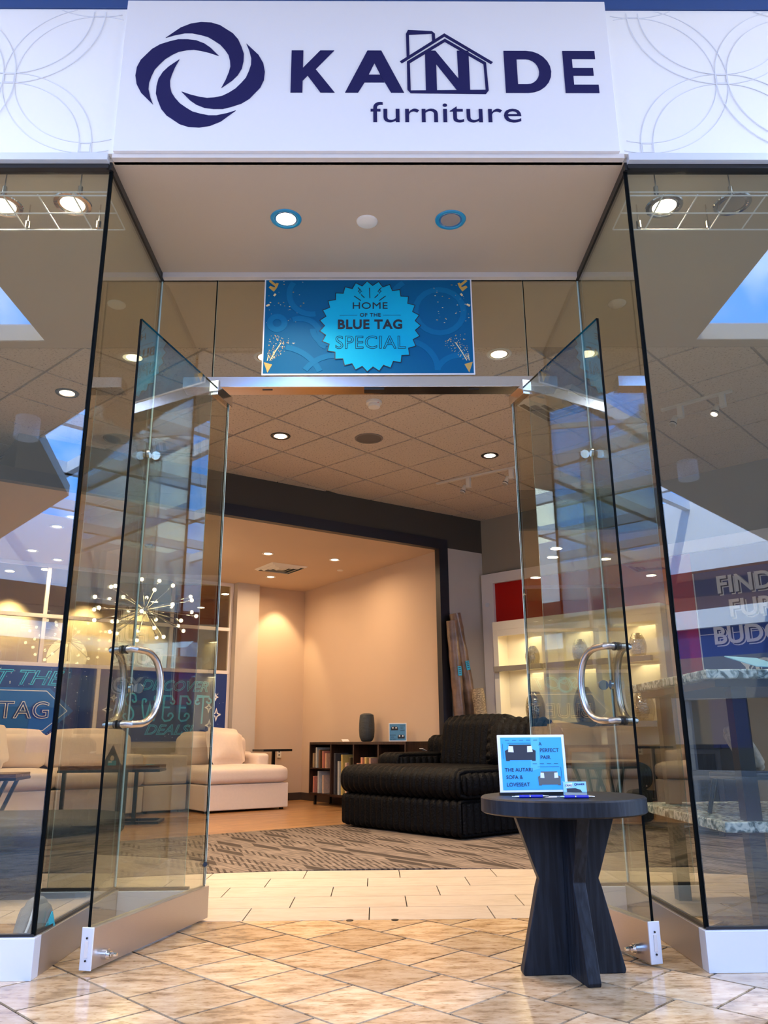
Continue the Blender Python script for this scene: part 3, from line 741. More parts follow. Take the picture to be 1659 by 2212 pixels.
# niche surround
m = MB(); m.box((-3.51, 5.99, 0), (-3.33, 6.06, 2.92)); m.box((-3.33, 5.99, 2.79), (2.0, 6.06, 2.92)); m.xf(ME42).make('niche_surround', WHITET, wr, bevel=.003)
E((-3.33, 6.035, 1.3), (-.80, 6.062, 2.79)).make('red_back_panel', REDP, wr)
E((-.80, 6.035, 1.3), (2.0, 6.062, 2.79)).make('red_back_panel', mat('red_panel_glass_dimmed', (.17, .045, .03), .5), wr)  # same red panel, its colour darkened to imitate dimming by the glass
mcc = MB().cyl((-3.42, 5.985, 2.52), (-3.42, 5.975, 2.52), .03, n=16).xf(ME42).make('thermostat_disc', ALUL, wr)
# blue banner on the right wall
bb = thing('wall_banner', 'navy banner on the right wall with white block letters FINDING FURNITURE BUDGET YOUR', 'banner', PE(6.03, -.78, 1.35), math.radians(-42))
mb_ = plane_mx((0, -.012, 0), (1, 0, 0))
B((0, -.010, 0), (2.2, .003, 1.21)).make('banner_sheet', NAVYB, bb)
B((-.012, -.012, 0), (0, .004, 1.21)).make('white_edge', PRINTW, bb); B((0, -.0125, .545), (2.2, -.010, .552)).make('white_rule', PRINTW, bb)
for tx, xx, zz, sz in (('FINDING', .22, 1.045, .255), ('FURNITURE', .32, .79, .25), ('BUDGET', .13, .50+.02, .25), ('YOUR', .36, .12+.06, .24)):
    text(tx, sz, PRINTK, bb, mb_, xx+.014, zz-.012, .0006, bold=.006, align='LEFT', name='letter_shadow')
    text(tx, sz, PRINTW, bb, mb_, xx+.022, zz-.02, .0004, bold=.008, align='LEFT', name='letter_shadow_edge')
    text(tx, sz, PRINTW, bb, mb_, xx, zz, .0030, bold=.005, align='LEFT')
# display cabinet (front e1=5.75)
cb = thing('display_cabinet', 'cream open display cabinet with lit cubbies against the red panel', 'cabinet', PE(5.75, -3.2, 0), math.radians(-42))
# local x along e2, y along e1 (+ back). width 0..2.13
CWd, CD = 2.13, .285
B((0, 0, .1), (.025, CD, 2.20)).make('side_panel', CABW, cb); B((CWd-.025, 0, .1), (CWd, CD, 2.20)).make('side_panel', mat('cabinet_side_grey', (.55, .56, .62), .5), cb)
B((0, -.01, 2.145), (CWd, CD, 2.25)).make('crown_panel', CABW, cb, bevel=.002)
B((0, 0, 0), (CWd, CD, .1)).make('plinth', CABW, cb)
B((.025, CD-.015, .1), (CWd-.025, CD, 2.15)).make('back_panel', CABW, cb)
colx = [.0, .70, 1.40, CWd]
for x in (.71, 1.37): B((x-.0125, .002, .1), (x+.0125, CD-.015, 2.145)).make('divider', CABW, cb)
for x in (.035, .71, 1.37, CWd-.035): B((x-.035, -.008, .1), (x+.035, .0015, 2.145)).make('face_stile', CABW, cb, bevel=.002)
B((.03, -.007, 2.07), (CWd-.03, .0015, 2.145)).make('face_rail', CABW, cb)
for z in (1.70, 1.03, .55):
    B((.03, .0, z-.03), (CWd-.03, CD-.015, z)).make('shelf', CABW, cb)
for z in (1.70, 1.03):
    for i, (x0, x1) in enumerate(((.03, .68), (.72, 1.36), (1.39, 2.0))):
        B((x0, -.075, z-.055), (x1, -.009, z+.005)).make('ledge_tray', LEDGE, cb, bevel=.002)
vz = [(.47, 1.705, .225, .088), (1.10, 1.705, .25, .092), (1.79, 1.705, .26, .094), (.47, 1.036, .36, .115), (1.10, 1.036, .385, .12), (1.79, 1.036, .30, .12)]
pos = ['left', 'middle', 'right']
for i, (x, z, h_, r_) in enumerate(vz):
    P = PE(5.75+.11, -3.2+x, z)
    prof = [(r_*.62, 0), (r_*.74, .02*h_), (r_*.92, .2*h_), (r_, .42*h_), (r_*.96, .6*h_), (r_*.8, .8*h_), (r_*.56, .95*h_), (r_*.5, h_), (r_*.44, h_), (r_*.44, h_-.01), (r_*.40, h_-.012)]
    v = MB().lathe(prof, (0, 0, 0), 32).make('silver_vase', HAMMER, smooth=True); v.location = P
    tag(v, '%s hammered silver vase in the %s cubby of the %s shelf of the cream cabinet' % ('squat' if i < 3 else 'taller', pos[i % 3], 'upper' if i < 3 else 'lower'), 'vase', 'hammered silver vases in the cabinet')
# cabinet lights inside cubbies (strip lamps below crown)
for x in (.37, 1.04, 1.75):
    for z_ in (2.06, 1.63):
        P = PE(5.75+.13, -3.2+x, z_)
        l_ = light('AREA', 'cabinet_lamp', P, 2.2, (1, .80, .45), shape='RECTANGLE', size=.5, size_y=.2)
# beam wall (n = 4.88): brown bulkhead, black portal, light wall beneath
wb = setting('wall_back')
def Q_(a, b): return MB().box(a, b).xf(MB34)
Q_((4.43, 4.885, 0), (5.2, 5.0, 3.225)).make('wall_panel', WALLG, wb)
Q_((-.72, 4.88, 3.225), (5.1, 5.9, H+.02)).make('bulkhead', BROWN, wb)
tr = setting('trim_2')
Q_((-4.5, 4.86, 3.195), (4.43, 4.95, 3.325)).make('portal_head', FRAMEB, tr); Q_((4.29, 4.86, 0), (4.43, 4.95, 3.195)).make('portal_jamb', FRAMEB, tr)
Q_((-5, 5.9, 3.2), (-.7, 6.0, H+.02)).make('wall_panel', WALLG, wb)
wa = setting('wall_alcove')
Q_((4.37, 4.95, 0), (4.45, 8.6, 3.21)).make('side_wall', WALLB, wa)
Q_((3.49, 8.47, 0), (4.37, 8.55, 3.21)).make('end_wall', WALLB, wa)
Q_((3.12, 8.33, 0), (3.49, 8.55, 3.21)).make('pier', WALLG, wa)
Q_((-3.6, 8.47, 0), (3.12, 8.55, .90)).make('dado_wall', WALLG, wa)
b_ = setting('baseboard_back'); m = MB(); m.box((4.355, 4.95, 0), (4.37, 8.47, .11)); m.box((3.49, 8.455, 0), (4.355, 8.47, .11)); m.xf(MB34).make('base_strip', mat('baseboard_dark', (.05, .035, .03), .5), b_)
# back windows: mullions, rail, panes, corridor behind
wn_ = setting('window_4')
for b, z0, z1 in ((3.09, .9, 3.21), (2.17, .9, 3.21), (1.19, .86, 1.86), (.42, 1.86, 3.21), (-.9, .9, 3.21), (-2.2, .9, 3.21)):
    Q_((b-.025, 8.46, z0), (b+.025, 8.52, z1)).make('mullion', WHITET, wn_, bevel=.003)
for z in (.885, 1.855, 2.495, 3.18):
    Q_((-3.6, 8.455, z-.025), (3.09, 8.52, z+.025)).make('window_rail', WHITET, wn_, bevel=.003)
gp = MB(); gp.box((-3.6, 8.485, .9), (3.09, 8.49, 3.2)); gp.xf(MB34).make('window_glass', GLASS, wn_)
B((-6.6, .04, 0), (-6.45, 7, H+.05)).make('wall_left', WALLG, kind='structure')
B((8.6, .04, 0), (8.7, 2, H+.05)).make('wall_side', WALLG, kind='structure')
Q_((-4.6, 4.9, 0), (-4.5, 10.0, 3.7)).make('wall_panel', WALLB, wa)
wc = setting('wall_corridor')
Q_((4.7, 8.55, 0), (4.8, 9.9, 3.3)).make('wall_panel', WALLB, wc)
Q_((-4.5, 8.47, 0), (-3.6, 8.55, 3.3)).make('wall_panel', WALLB, wc)
Q_((-4.5, 9.9, 0), (4.8, 10.0, 3.3)).make('wall_panel', WALLB, wc)
Q_((-4.5, 8.55, 3.2), (4.8, 10, 3.3)).make('corridor_ceiling', WALLG, wc)
dm = MB(); dm.box((2.55, 9.86, 0), (2.63, 9.9, 2.1)); dm.box((3.15, 9.86, 0), (3.23, 9.9, 2.1)); dm.box((2.55, 9.86, 2.1), (3.23, 9.9, 2.2)); dm.xf(MB34).make('door_casing', WHITET, wc)
Q_((2.63, 9.88, 0), (3.15, 9.9, 2.1)).make('door_leaf', mat('yellow_door', (.72, .64, .38), .6), wc)
for b in (-1.2, .2, 1.3, 2.1):
    P = PB(b, 9.6, 3.1); l_ = light('SPOT', 'corridor_lamp', P, 280, (1, .74, .38), spot_size=1.5, spot_blend=.6, shadow_soft_size=.05); aim(l_, (-.56*.2, .829*.2, -1))

# ---- banners on the back windows
def banner(name, b0, b1_, z0, z1, label):
    t = thing(name, label, 'banner', PB(b0, 8.45, z0), math.radians(34.04))
    B((0, -.004, 0), (b1_-b0, .001, z1-z0)).make('banner_sheet', NAVYB, t)
    return t, plane_mx((0, -.004, 0), (1, 0, 0)), b1_-b0, z1-z0
def stars_(t, mx, w, h, n, seed, skip=None):
    m = MB(); r = random.Random(seed)
    for k in range(n):
        x, y = r.uniform(.02, w-.02), r.uniform(.02, h-.02)
        if skip and skip(x, y): continue
        s = r.choice((.004, .005, .006, .010)); m.prism(star(4, s*.45, s, x, y), lambda u, v, w_: (u, v, w_), .0005, .0012)
    m.xf(mx).make('star_dots', PRINTW, t, kind='stuff')
t, mx, w_, h_ = banner('window_banner', -1.55, 1.16, .93, 1.83, 'navy banner with a blue hexagon reading BLUE TAG on the left back window')
stars_(t, mx, w_, h_, 170, 3)
hexo = [(.45,.34),(.72,.62),(2.13,.62),(2.45,.335),(2.13,.05),(.72,.05)]
hexi = [(.52,.335),(.745,.585),(2.09,.585),(2.37,.335),(2.09,.085),(.745,.085)]
flat('blue_hexagon', hexo, BLUEB, t, mx, .0014, .0008); strokes([hexi+[hexi[0]]], .009, mx, .0024, 'hexagon_outline', PRINTW, t)
text('SPOT THE', .26, CYANL, t, mx, 1.55, .74, .002, outline=.006, shear=.35, sx=1.15)
for off, o_ in ((0, 0),):
    text('BLUE TAG', .30, NAVYB, t, mx, 1.45, .33, .0024, bold=.010, sx=1.0)
    text('BLUE TAG', .30, PRINTW, t, mx, 1.45, .33, .0046, outline=.0045, sx=1.04)
strokes([circ(1.13, .72, .10, 28)], .03, mx, .0030, 'magnifier_ring', CYANL, t)
t, mx, w_, h_ = banner('window_banner', 1.215, 3.06, .87, 1.825, 'navy banner reading DISCOVER SWEET DEALS with white sparkles on the right back window')
stars_(t, mx, w_, h_, 70, 9, lambda x, y: .15 < y < .72 and .35 < x < 1.6)
text('DISCOVER', .205, CYANL, t, mx, 1.05, .755, .002, outline=.0055, shear=.35, sx=1.03)
text('DEALS!', .19, CYANL, t, mx, .99, .15, .002, outline=.0055, shear=.35, sx=1.15)
def swl(paths, x, s=1, y=.275, hgt=.36): return [[(x+u*.17*s, y+v*hgt) for u, v in P] for P in paths]
cur = lambda cx, cy, r, a0, a1: [(cx+r*math.cos(math.radians(a0+(a1-a0)*i/12)), cy+r*.55*math.sin(math.radians(a0+(a1-a0)*i/12))) for i in range(13)]
Sg = [[*cur(.78, .78, .14, -200, 60)]+[*cur(.5, .80, .42, 30, 200)][:]+[(.2,.62),(.55,.5),(.75,.35)]+[*cur(.42, .22, .36, 20, -150)]+[*cur(.18,.18,.14,200,-40)]]
Wg = [[*cur(.12, .76, .12, -60, 180), (.0,.60), (.08,.30), (.22,.02), (.30,.02), (.42,.40), (.50,.70), (.58,.40), (.70,.02), (.78,.02), (.92,.30), (1.0,.60), (1.02,.86), (.92,.98), (.80,.92), (.80,.80), (.90,.76)]]
Eg = [[*cur(.82,.74,.15,-180,80), (.7,.96), (.15,.96), (.12,.5), (.1,.1), (.3,.0), (.7,.04), *cur(.72,.2,.18,-60,200)], [(.12,.52),(.62,.52)]]
Tg = [[*cur(.1,.74,.14,0,-270), (.1,.97), (.9,.97), *cur(.9,.80,.16,90,-180)], [(.5,.97),(.46,-.1)]]
P = swl(Sg, .34, 1.1)+swl(Wg, .60, 1.25)+swl(Eg, .88, 1.1)+swl(Eg, 1.12, 1.1)+swl(Tg, 1.38, 1.3)
strokes(P, .024, mx, .0022, 'swirl_lettering', CYANL, t)
sps = []
for cx, cy, r in ((.20,.58,.04),(.13,.42,.07),(.24,.30,.07),(1.58,.47,.06),(1.68,.62,.04),(1.70,.37,.075),(1.60,.22,.065)):
    sps.append([(cx+(r if i % 2 == 0 else r*.38)*math.cos(pi*i/4)*.8, cy+(r if i % 2 == 0 else r*.38)*math.sin(pi*i/4)*1.1) for i in range(9)])
strokes(sps, .017, mx, .0022, 'sparkle_outline', PRINTW, t)

# ================================================================== lamps and ceiling fittings
dl_mesh = {}
def downlight(x, y, z, lit, label, r=.077, ring=None, power=44, col=(1, .76, .50), spread=2.1, group='recessed ceiling downlights'):
    t = thing('downlight', label, 'ceiling light', (x, y, z-.001), 0, group)
    key = (r, lit, ring.name if ring else '')
    if key not in dl_mesh:
        a = MB().lathe([(r*.84, -.001), (r*.9, -.007), (r*1.08, -.006), (r*1.13, 0)], n=32).make('a', ring or PLASW, mesh_only=True, smooth=True)
        b = MB().lathe([(r*.88, -.001), (r*.7, .0), (r*.84, -.003)][:1]+[(r*.84, -.004), (r*.62, -.0015), (r*.5, -.001)], n=24).make('b', REFL, mesh_only=True, smooth=True)
        c = MB().lathe([(.0001, -.0045), (r*.4, -.004), (r*.74, -.0025)], n=24).make('c', LAMPON if lit else LAMPOFF, mesh_only=True, smooth=True)
        dl_mesh[key] = (a, b, c)
    a, b, c = dl_mesh[key]
    inst('trim_ring', a, t); inst('reflector', b, t); inst('lamp', c, t)
    if lit:
        l_ = light('AREA', 'downlight_beam', (x, y, z-.015), power, col, shape='DISK', size=.12, spread=spread)
    return t
downlight(-.469, .433, H, True, 'lit recessed downlight with blue rim in the entrance soffit, left of the plain disc', ring=RINGB, power=14)
downlight(.453, .442, H, False, 'unlit recessed downlight with blue rim in the entrance soffit, right of the plain disc', ring=RINGB)
downlight(-1.611, .305, H, True, 'lit chrome downlight over the left display window, nearer the entrance', r=.09, ring=CHROME, power=22)
downlight(-1.989, .317, H, True, 'lit chrome downlight at the left edge over the left display window', r=.09, ring=CHROME, power=22)
downlight(1.619, .325, H, True, 'lit chrome downlight over the right display window, nearer the entrance', r=.09, ring=CHROME, power=22)
downlight(1.987, .305, H, False, 'unlit chrome downlight over the right display window', r=.09, ring=CHROME)
downlight(.968, 2.064, H, True, 'lit downlight in the tiled ceiling just right of the blue poster', r=.085)
downlight(-.801, 2.108, H, True, 'lit downlight in the tiled ceiling half hidden by the left edge of the blue poster', r=.085)
downlight(-2.545, 2.744, H, True, 'lit downlight in the tiled ceiling beyond the left display window', r=.085, ring=BLACKM)
downlight(-.879, 3.74, H, True, 'lit downlight in the tiled ceiling left of the round speaker', r=.085, ring=BLACKM)
downlight(1.207, 4.305, H, True, 'lit downlight in the tiled ceiling above the track lights', r=.08, ring=BLACKM)
AL = [(-.522, 7.088, 'lit alcove downlight right of the square air vent'), (-1.369, 6.709, 'lit alcove downlight just in front of the square air vent'), (-1.524, 8.225, 'lit alcove downlight behind the square air vent'),
      (-3.559, 5.297, 'lower of the two alcove downlights seen beside the left glass corner'), (-3.241, 4.9, 'upper of the two alcove downlights seen beside the left glass corner'), (-4.313, 6.46, 'alcove downlight far left above the back window post'), (-4.2, 7.0, 'alcove downlight far left closest to the back windows')]
for i, (x, y, lb) in enumerate(AL):
    downlight(x, y, 3.205, True, lb, r=.07, power=17, col=(1, .68, .40), spread=2.9, group='alcove downlights')
# wall washers on the end wall
for b in (3.85,):
    P = PB(b, 8.10, 3.15); l_ = light('SPOT', 'wall_washer', P, 60, (1, .74, .42), spot_size=1.3, spot_blend=.5, shadow_soft_size=.04); aim(l_, (-.56*.22, .829*.22, -1))
for (x, y, lb) in ((-.016, .458, 'plain white cover disc between the two blue-rimmed soffit lights'), (-1.696, 1.341, 'plain cover disc on the soffit above the left display window'), (1.655, 1.34, 'plain cover disc on the soffit above the right display window'), (-1.694, 2.111, 'plain white disc in the tiled ceiling seen through the left open door')):
    o = MB().lathe([(.0001, -.012), (.05, -.011), (.058, -.006), (.06, 0)], n=32).make('cover_disc', PLASW, smooth=True); o.location = (x, y, H); tag(o, lb, 'cover disc', 'plain ceiling cover discs')
for (x, y, lb) in ((-.033, 3.809, 'round grey speaker grille in the tiled ceiling at the centre'), (-2.447, 3.797, 'round grey speaker grille in the tiled ceiling at the left')):
    t = thing('ceiling_speaker', lb, 'speaker', (x, y, H-.001), 0, 'ceiling speakers')
    MB().lathe([(.0001, -.006), (.115, -.006), (.12, -.004)], n=40).make('grille', mat('grille_grey', (.16, .13, .11), .7, bump=(500, .5)), t, smooth=True)
    MB().lathe([(.12, -.002), (.122, -.008), (.135, -.006), (.138, 0)], n=40).make('rim', mat('grille_rim', (.22, .19, .16), .6), t, smooth=True)
t = thing('smoke_detector', 'cream smoke detector on the tiled ceiling under the header bar', 'smoke detector', (.018, 2.943, H-.001))
MB().lathe([(.068, 0), (.068, -.02), (.06, -.024)], n=32).make('base', PLASW, t, smooth=True)
MB().lathe([(.05, -.024), (.05, -.036), (.054, -.04), (.050, -.052), (.0001, -.056)], n=32).make('sensor_cap', PLASW, t, smooth=True)
MB().cyl((.035, -.045, -.024), (.035, -.045, -.028), .004, n=8).make('indicator', mat('red_dot', (.6, .02, .02), .4), t)
def vent(name, loc, rz, sz, label, mt):
    t = thing(name, label, 'air vent', loc, rz, 'square ceiling air vents')
    for k in range(4):
        a, b = sz/2-.0-k*sz*.115, sz/2-.035-k*sz*.115
        z = -.008-.006*k if k == 0 else -.004-.012*k+.006
        m = MB()
        pr = [(a, 0), (b, 0)]
        V = []
        for r, zz in ((a, -.004*k*.5), (b, -.022-.008*(k % 2)), (b-.006, -.022-.008*(k % 2)), (a-.012, -.002)):
            V.append([(r, r, zz), (-r, r, zz), (-r, -r, zz), (r, -r, zz)])
        vs = [v for q_ in V for v in q_]; fs = []
        for i in range(4):
            for j in range(4): fs.append((i*4+j, i*4+(j+1) % 4, ((i+1) % 4)*4+(j+1) % 4, ((i+1) % 4)*4+j))
        m.add(vs, fs); m.make('louvre_ring', mt, t)
    B((-sz*.09, -sz*.09, -.02), (sz*.09, sz*.09, -.012)).make('centre_plate', mt, t)
    B((-sz*.48, -sz*.48, -.004), (sz*.48, sz*.48, -.001)).make('dark_throat', MALLD, t)
vent('air_vent', (1.63, 3.0, H-.002), math.radians(-42.3), .58, 'square louvred air vent in the tiled ceiling behind the right open door', PLASW)
vent('air_vent', (-1.30, 7.60, 3.203), math.radians(34), .56, 'square louvred air vent in the beige alcove ceiling', PLASW)
o = MB().lathe([(.0001, -.012), (.04, -.01), (.045, 0)], n=20).make('sprinkler_cap', PLASW, smooth=True); o.location = (-.477, 7.786, 3.205); tag(o, 'small flat sprinkler cap in the alcove ceiling right of the vent', 'sprinkler')
# track lights
def track(p0, p1, heads, label, lit):
    p0, p1 = Vector(p0), Vector(p1); d = (p1-p0); Lg = d.length; a = math.atan2(d.y, d.x)
    t = thing('track_light', label, 'track light', p0, a)
    B((0, -.018, -.022), (Lg, .018, 0)).make('track_rail', TRACKW, t, bevel=.002)
    for k, h in enumerate(heads):
        B((h-.0, -.022, -.135), (h+.05, .022, -.022)).make('adapter_box', TRACKW, t, bevel=.006)
        m = MB(); c = Vector((h-.045, -.0, -.150)); ax = Vector((-.25, -.35, -.9)).normalized()
        m.cyl(c-ax*.05, c+ax*.035, .022, .031, n=20); m.ball(c-ax*.05, .022, 16, 8); hd = m.make('lamp_head', TRACKW, t, smooth=True)
        m = MB(); m.cyl((h, 0, -.10), tuple(c-ax*.02), .007, n=8); m.make('swivel_arm', TRACKW, t)
        m = MB(); m.cyl(c+ax*.0355, c+ax*.037, .027, n=20); m.make('lens', LAMPON if lit[k] else LAMPOFF, hd)
        m = MB(); m.cyl(c+ax*.012, c+ax*.02, .031, n=20); m.make('black_band', BLACKM, hd)
track((.728, 5.202, H-.002), (1.56, 4.62, H-.002), (.38, .90), 'cream track with two spot heads on the tiled ceiling seen through the doorway', (0, 0))
track((2.57, 3.12, H-.002), (3.02, 2.71, H-.002), (.14, .50), 'short cream track with two spot heads seen through the right display window', (0, 1))
# hanging wire grids
def wire_grid(s):
    x0, x1, z = s*1.32, s*2.55, H-.16
    t = thing('wire_grid', 'white hanging wire grid below the ceiling of the %s display window' % ('left' if s < 0 else 'right'), 'wire grid', (0, 0, z), 0, 'hanging wire display grids')
    m = MB()
    for y in (.03, .17, .31): m.cyl((x0, y, 0), (x1, y, 0), .004, n=6)
    for y in (.018, .325): m.cyl((x0, y, .012), (x1, y, .012), .003, n=6)
    m.make('long_wire', PRINTW, t)
    m = MB()
    for k in range(8): x = x0+(x1-x0)*k/7; m.cyl((x, .03, .006), (x, .31, .006), .004, n=6)
    m.make('cross_wire', PRINTW, t)
    for x in (x0+s*.14, x0+s*.52):
        for y in (.03, .31):
            m = MB(); m.cyl((x, y, 0), (x, y, .158), .004, n=8); m.cyl((x, y, .01), (x, y, .05), .013, n=12); m.make('hanger_rod', STEEL, t, smooth=True)
wire_grid(-1); wire_grid(1)

# ---- sputnik chandelier
t = thing('sputnik_chandelier', 'chrome sputnik chandelier with bare glowing bulbs hanging in the alcove', 'chandelier', (-2.76, 6.2, 2.40))
MB().lathe([(.0001, .775), (.055, .778), (.065, .79), (.065, .805)], n=24).make('canopy', CHROME, t, smooth=True)
MB().cyl((0, 0, .05), (0, 0, .78), .004, n=8).make('stem', CHROME, t)
MB().ball((0, 0, 0), .055, 20, 12).make('hub', CHROME, t, smooth=True)
r = random.Random(12); NB = 36
for k in range(NB):
    z = 1-2*(k+.5)/NB; th = k*2.39996; hr = math.sqrt(1-z*z); d = Vector((hr*math.cos(th)*.63, hr*math.sin(th)*.63, z*.36)); 
    if abs(z) > .8 and k % 2 and z > 0: continue
    rod = MB().cyl(d*.08, d*.93, .006, n=6).make('rod', CHROME, t, smooth=True)
    u = d.normalized(); MB().cyl(d*.88, d*.95, .011, n=10).make('socket', CHROME, rod, smooth=True)
    MB().ball(d*.95+u*.022, .0235, 12, 8).make('bulb', BULB, rod, smooth=True)
light('POINT', 'chandelier_glow', (-2.76, 6.2, 2.15), 22, (1, .72, .40), shadow_soft_size=.3)

# ================================================================== furniture
# ---- round pedestal table in front
TX, TY, TZ = .772, .0, .640
t = thing('round_pedestal_table', 'round black wood table with a crossed hourglass base standing before the right door', 'table', (TX, TY, 0))
MB().lathe([(.0001, TZ-.062), (.318, TZ-.062), (.327, TZ-.056), (.327, TZ-.006), (.321, TZ), (.0001, TZ)], n=72).make('table_top', BLKWOOD, t, smooth=True)
prof = [(-.195, .0), (-.200, .012), (-.128, .305), (-.118, .335), (-.128, .36), (-.205, TZ-.062), (.205, TZ-.062), (.128, .36), (.118, .335), (.128, .305), (.200, .012), (.195, 0)]
for a in (.06, .06+pi/2+.10):
    c, s = math.cos(a), math.sin(a)
    if a < 1: MB().prism(prof, lambda u, v, w: (u*c-w*s, u*s+w*c, v), -.025, .025).make('base_board', BLKWOOD, t, bevel=.003)
    else:
        for sg_ in (-1, 1):
            hp = [(sg_*.0255, 0)]+[(sg_*abs(x), z) for x, z in ((.195, 0), (.2, .012), (.128, .305), (.118, .335), (.128, .36), (.205, TZ-.062))]+[(sg_*.0255, TZ-.062)]
            MB().prism(hp, lambda u, v, w: (u*c-w*s, u*s+w*c, v), -.025, .025).make('base_board', BLKWOOD, t, bevel=.003)
# framed advert
fr = thing('framed_advert', 'upright framed blue advert reading A PERFECT PAIR on the round black table', 'framed sign', (TX-.10, TY+.06, TZ+.001), math.radians(3))
tilt = Matrix.Rotation(math.radians(-5), 4, 'X')
m = MB(); m.box((-.142, -.006, .008), (.142, .004, .238)); m.xf(tilt).make('white_frame', PRINTW, fr, bevel=.002)
m = MB(); m.box((-.145, -.008, 0), (.145, .014, .010)); m.make('acrylic_foot', BLACKM, fr)
mxf = tilt @ plane_mx((0, -.0064, .122), (1, 0, 0))
flat('blue_print', [(-.130, -.104), (.130, -.104), (.130, .105), (-.130, .105)], CARDB, fr, mxf, 0, .0005)
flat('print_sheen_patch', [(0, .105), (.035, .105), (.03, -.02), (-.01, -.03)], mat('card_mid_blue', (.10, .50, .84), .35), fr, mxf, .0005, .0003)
def mini_sofa(cx, cy, w, h, mt, pre):
    P = []
    flat(pre+'_seat', [(cx-w*.44, cy-h*.5), (cx+w*.44, cy-h*.5), (cx+w*.44, cy+h*.02), (cx-w*.44, cy+h*.02)], mt, fr, mxf, .001, .0004)
    flat(pre+'_back', [(cx-w*.36, cy-h*.05), (cx+w*.36, cy-h*.05), (cx+w*.36, cy+h*.5), (cx-w*.36, cy+h*.5)], mt, fr, mxf, .0011, .0004)
    for s in (-1, 1):
        flat(pre+'_arm', [(cx+s*w*.36, cy-h*.55), (cx+s*w*.48, cy-h*.55), (cx+s*w*.5, cy+h*.1), (cx+s*w*.36, cy+h*.25)], mt, fr, mxf, .0012, .0004)
        flat(pre+'_cushion', [(cx+s*w*.22, cy-h*.0), (cx+s*w*.40, cy+h*.02), (cx+s*w*.38, cy+h*.42), (cx+s*w*.23, cy+h*.40)], PRINTW, fr, mxf, .0018, .0004)
DKC = mat('printed_charcoal', (.02, .022, .03), .5)
mini_sofa(-.048, .045, .13, .062, DKC, 'printed_sofa'); mini_sofa(.066, -.058, .095, .052, mat('printed_greige', (.12, .12, .11), .5), 'printed_loveseat')
for tx, x, y, s_ in (('A', .038, .078, .020), ('PERFECT', .075, .052, .021), ('PAIR', .056, .024, .021), ('THE AUTARI', -.060, -.025, .021), ('SOFA &', -.080, -.054, .021), ('LOVESEAT', -.066, -.083, .021)):
    text(tx, s_, PRINTK, fr, mxf, x, y, .0016, bold=.0001, extrude=.0002)
strokes([[(-.10,.082),(.0,.082)], [(.02,-.013),(.11,-.013)], [(.118,-.015),(.118,-.06)], [(-.122,.08),(-.122,.02)]], .0012, mxf, .0008, 'dimension_arrow', PRINTK, fr, th=.0003)
strokes([[(-.11+.03*k,.094),(-.093+.03*k,.094)] for k in range(5)]+[[(.0+.03*k,-.001),(.018+.03*k,-.001)] for k in range(4)], .0016, mxf, .0008, 'small_print', PRINTK, fr, th=.0003)
# card holder
ch = thing('card_holder', 'small clear holder of light blue DEAL cards in front of the framed advert', 'card holder', (TX+.022, TY-.135, TZ+.001), math.radians(2))
m = MB(); m.box((-.047, 0, 0), (.047, .002, .060)); m.box((-.047, -.018, 0), (.047, 0, .003)); m.box((-.047, -.018, 0), (.047, -.0165, .02)); tl = Matrix.Rotation(math.radians(-8), 4, 'X'); m.xf(tl).make('acrylic_holder', GLASS, ch)
m = MB(); m.box((-.044, -.012, .003), (.044, -.001, .058)); m.xf(tl).make('card_stack', CARDL, ch)
mc = tl @ plane_mx((0, -.0122, .03), (1, 0, 0))
flat('white_tag', [(-.036, .006), (-.010, .009), (-.011, .024), (-.037, .020)], PRINTW, ch, mc, 0, .0004)
text('DEAL!', .010, PRINTK, ch, mc, -.024, .014, .0005, extrude=.0002, bold=.0002)
text('KANDE', .009, NAVY, ch, mc, .022, .018, .0003, extrude=.0002, bold=.0003)
strokes([circ(.002, .018, .004, 12)], .002, mc, .0003, 'swirl_mark', NAVY, ch, th=.0002)
flat('printed_sofa', [(-.034, -.012), (.026, -.012), (.02, -.002), (.0, .004), (-.034, .003)], DKC, ch, mc, .0002, .0004)
flat('pale_band', [(-.042, -.026), (.042, -.026), (.042, -.014), (-.042, -.011)], PRINTW, ch, mc, .0004, .0003)
def pen(x, y, rz, lb):
    t = thing('ballpoint_pen', lb, 'pen', (x, y, TZ+.0075), rz, 'blue pens on the round table')
    MB().cyl((-.045, 0, 0), (.048, 0, 0), .0062, n=14).make('barrel', INK, t, smooth=True)
    MB().cyl((.048, 0, 0), (.072, 0, 0), .0058, .002, n=14).make('tip', CHROME, t, smooth=True)
    m = MB(); m.cyl((-.045, 0, 0), (-.060, 0, 0), .0058, .004, n=14); m.cyl((-.060, 0, 0), (-.072, 0, 0), .0028, n=10); m.make('clicker', CHROME, t, smooth=True)
    m = MB(); m.cyl((-.004, 0, 0), (.0, 0, 0), .0067, n=14); m.make('ring', CHROME, t, smooth=True)
pen(TX-.155, TY-.145, .02, 'blue pen with silver ends lying at the left of the table top'); pen(TX+.012, TY-.185, -.02, 'blue pen with silver ends lying in front of the card holder')
o = B((-.075, -.03, 0), (.075, .03, .0008)).make('paper_slip', mat('pale_paper', (.8, .72, .74), .6)); o.location = (TX-.065, TY-.085, TZ+.0008); o.rotation_euler = (0, 0, .1); tag(o, 'pale paper slip lying before the framed advert', 'paper')

# ---- black ribbed plush sofa
t = thing('plush_sofa', 'deep black ribbed plush chaise sofa in the middle of the shop', 'sofa', (.781, 4.113, 0), math.atan2(.634, .773))
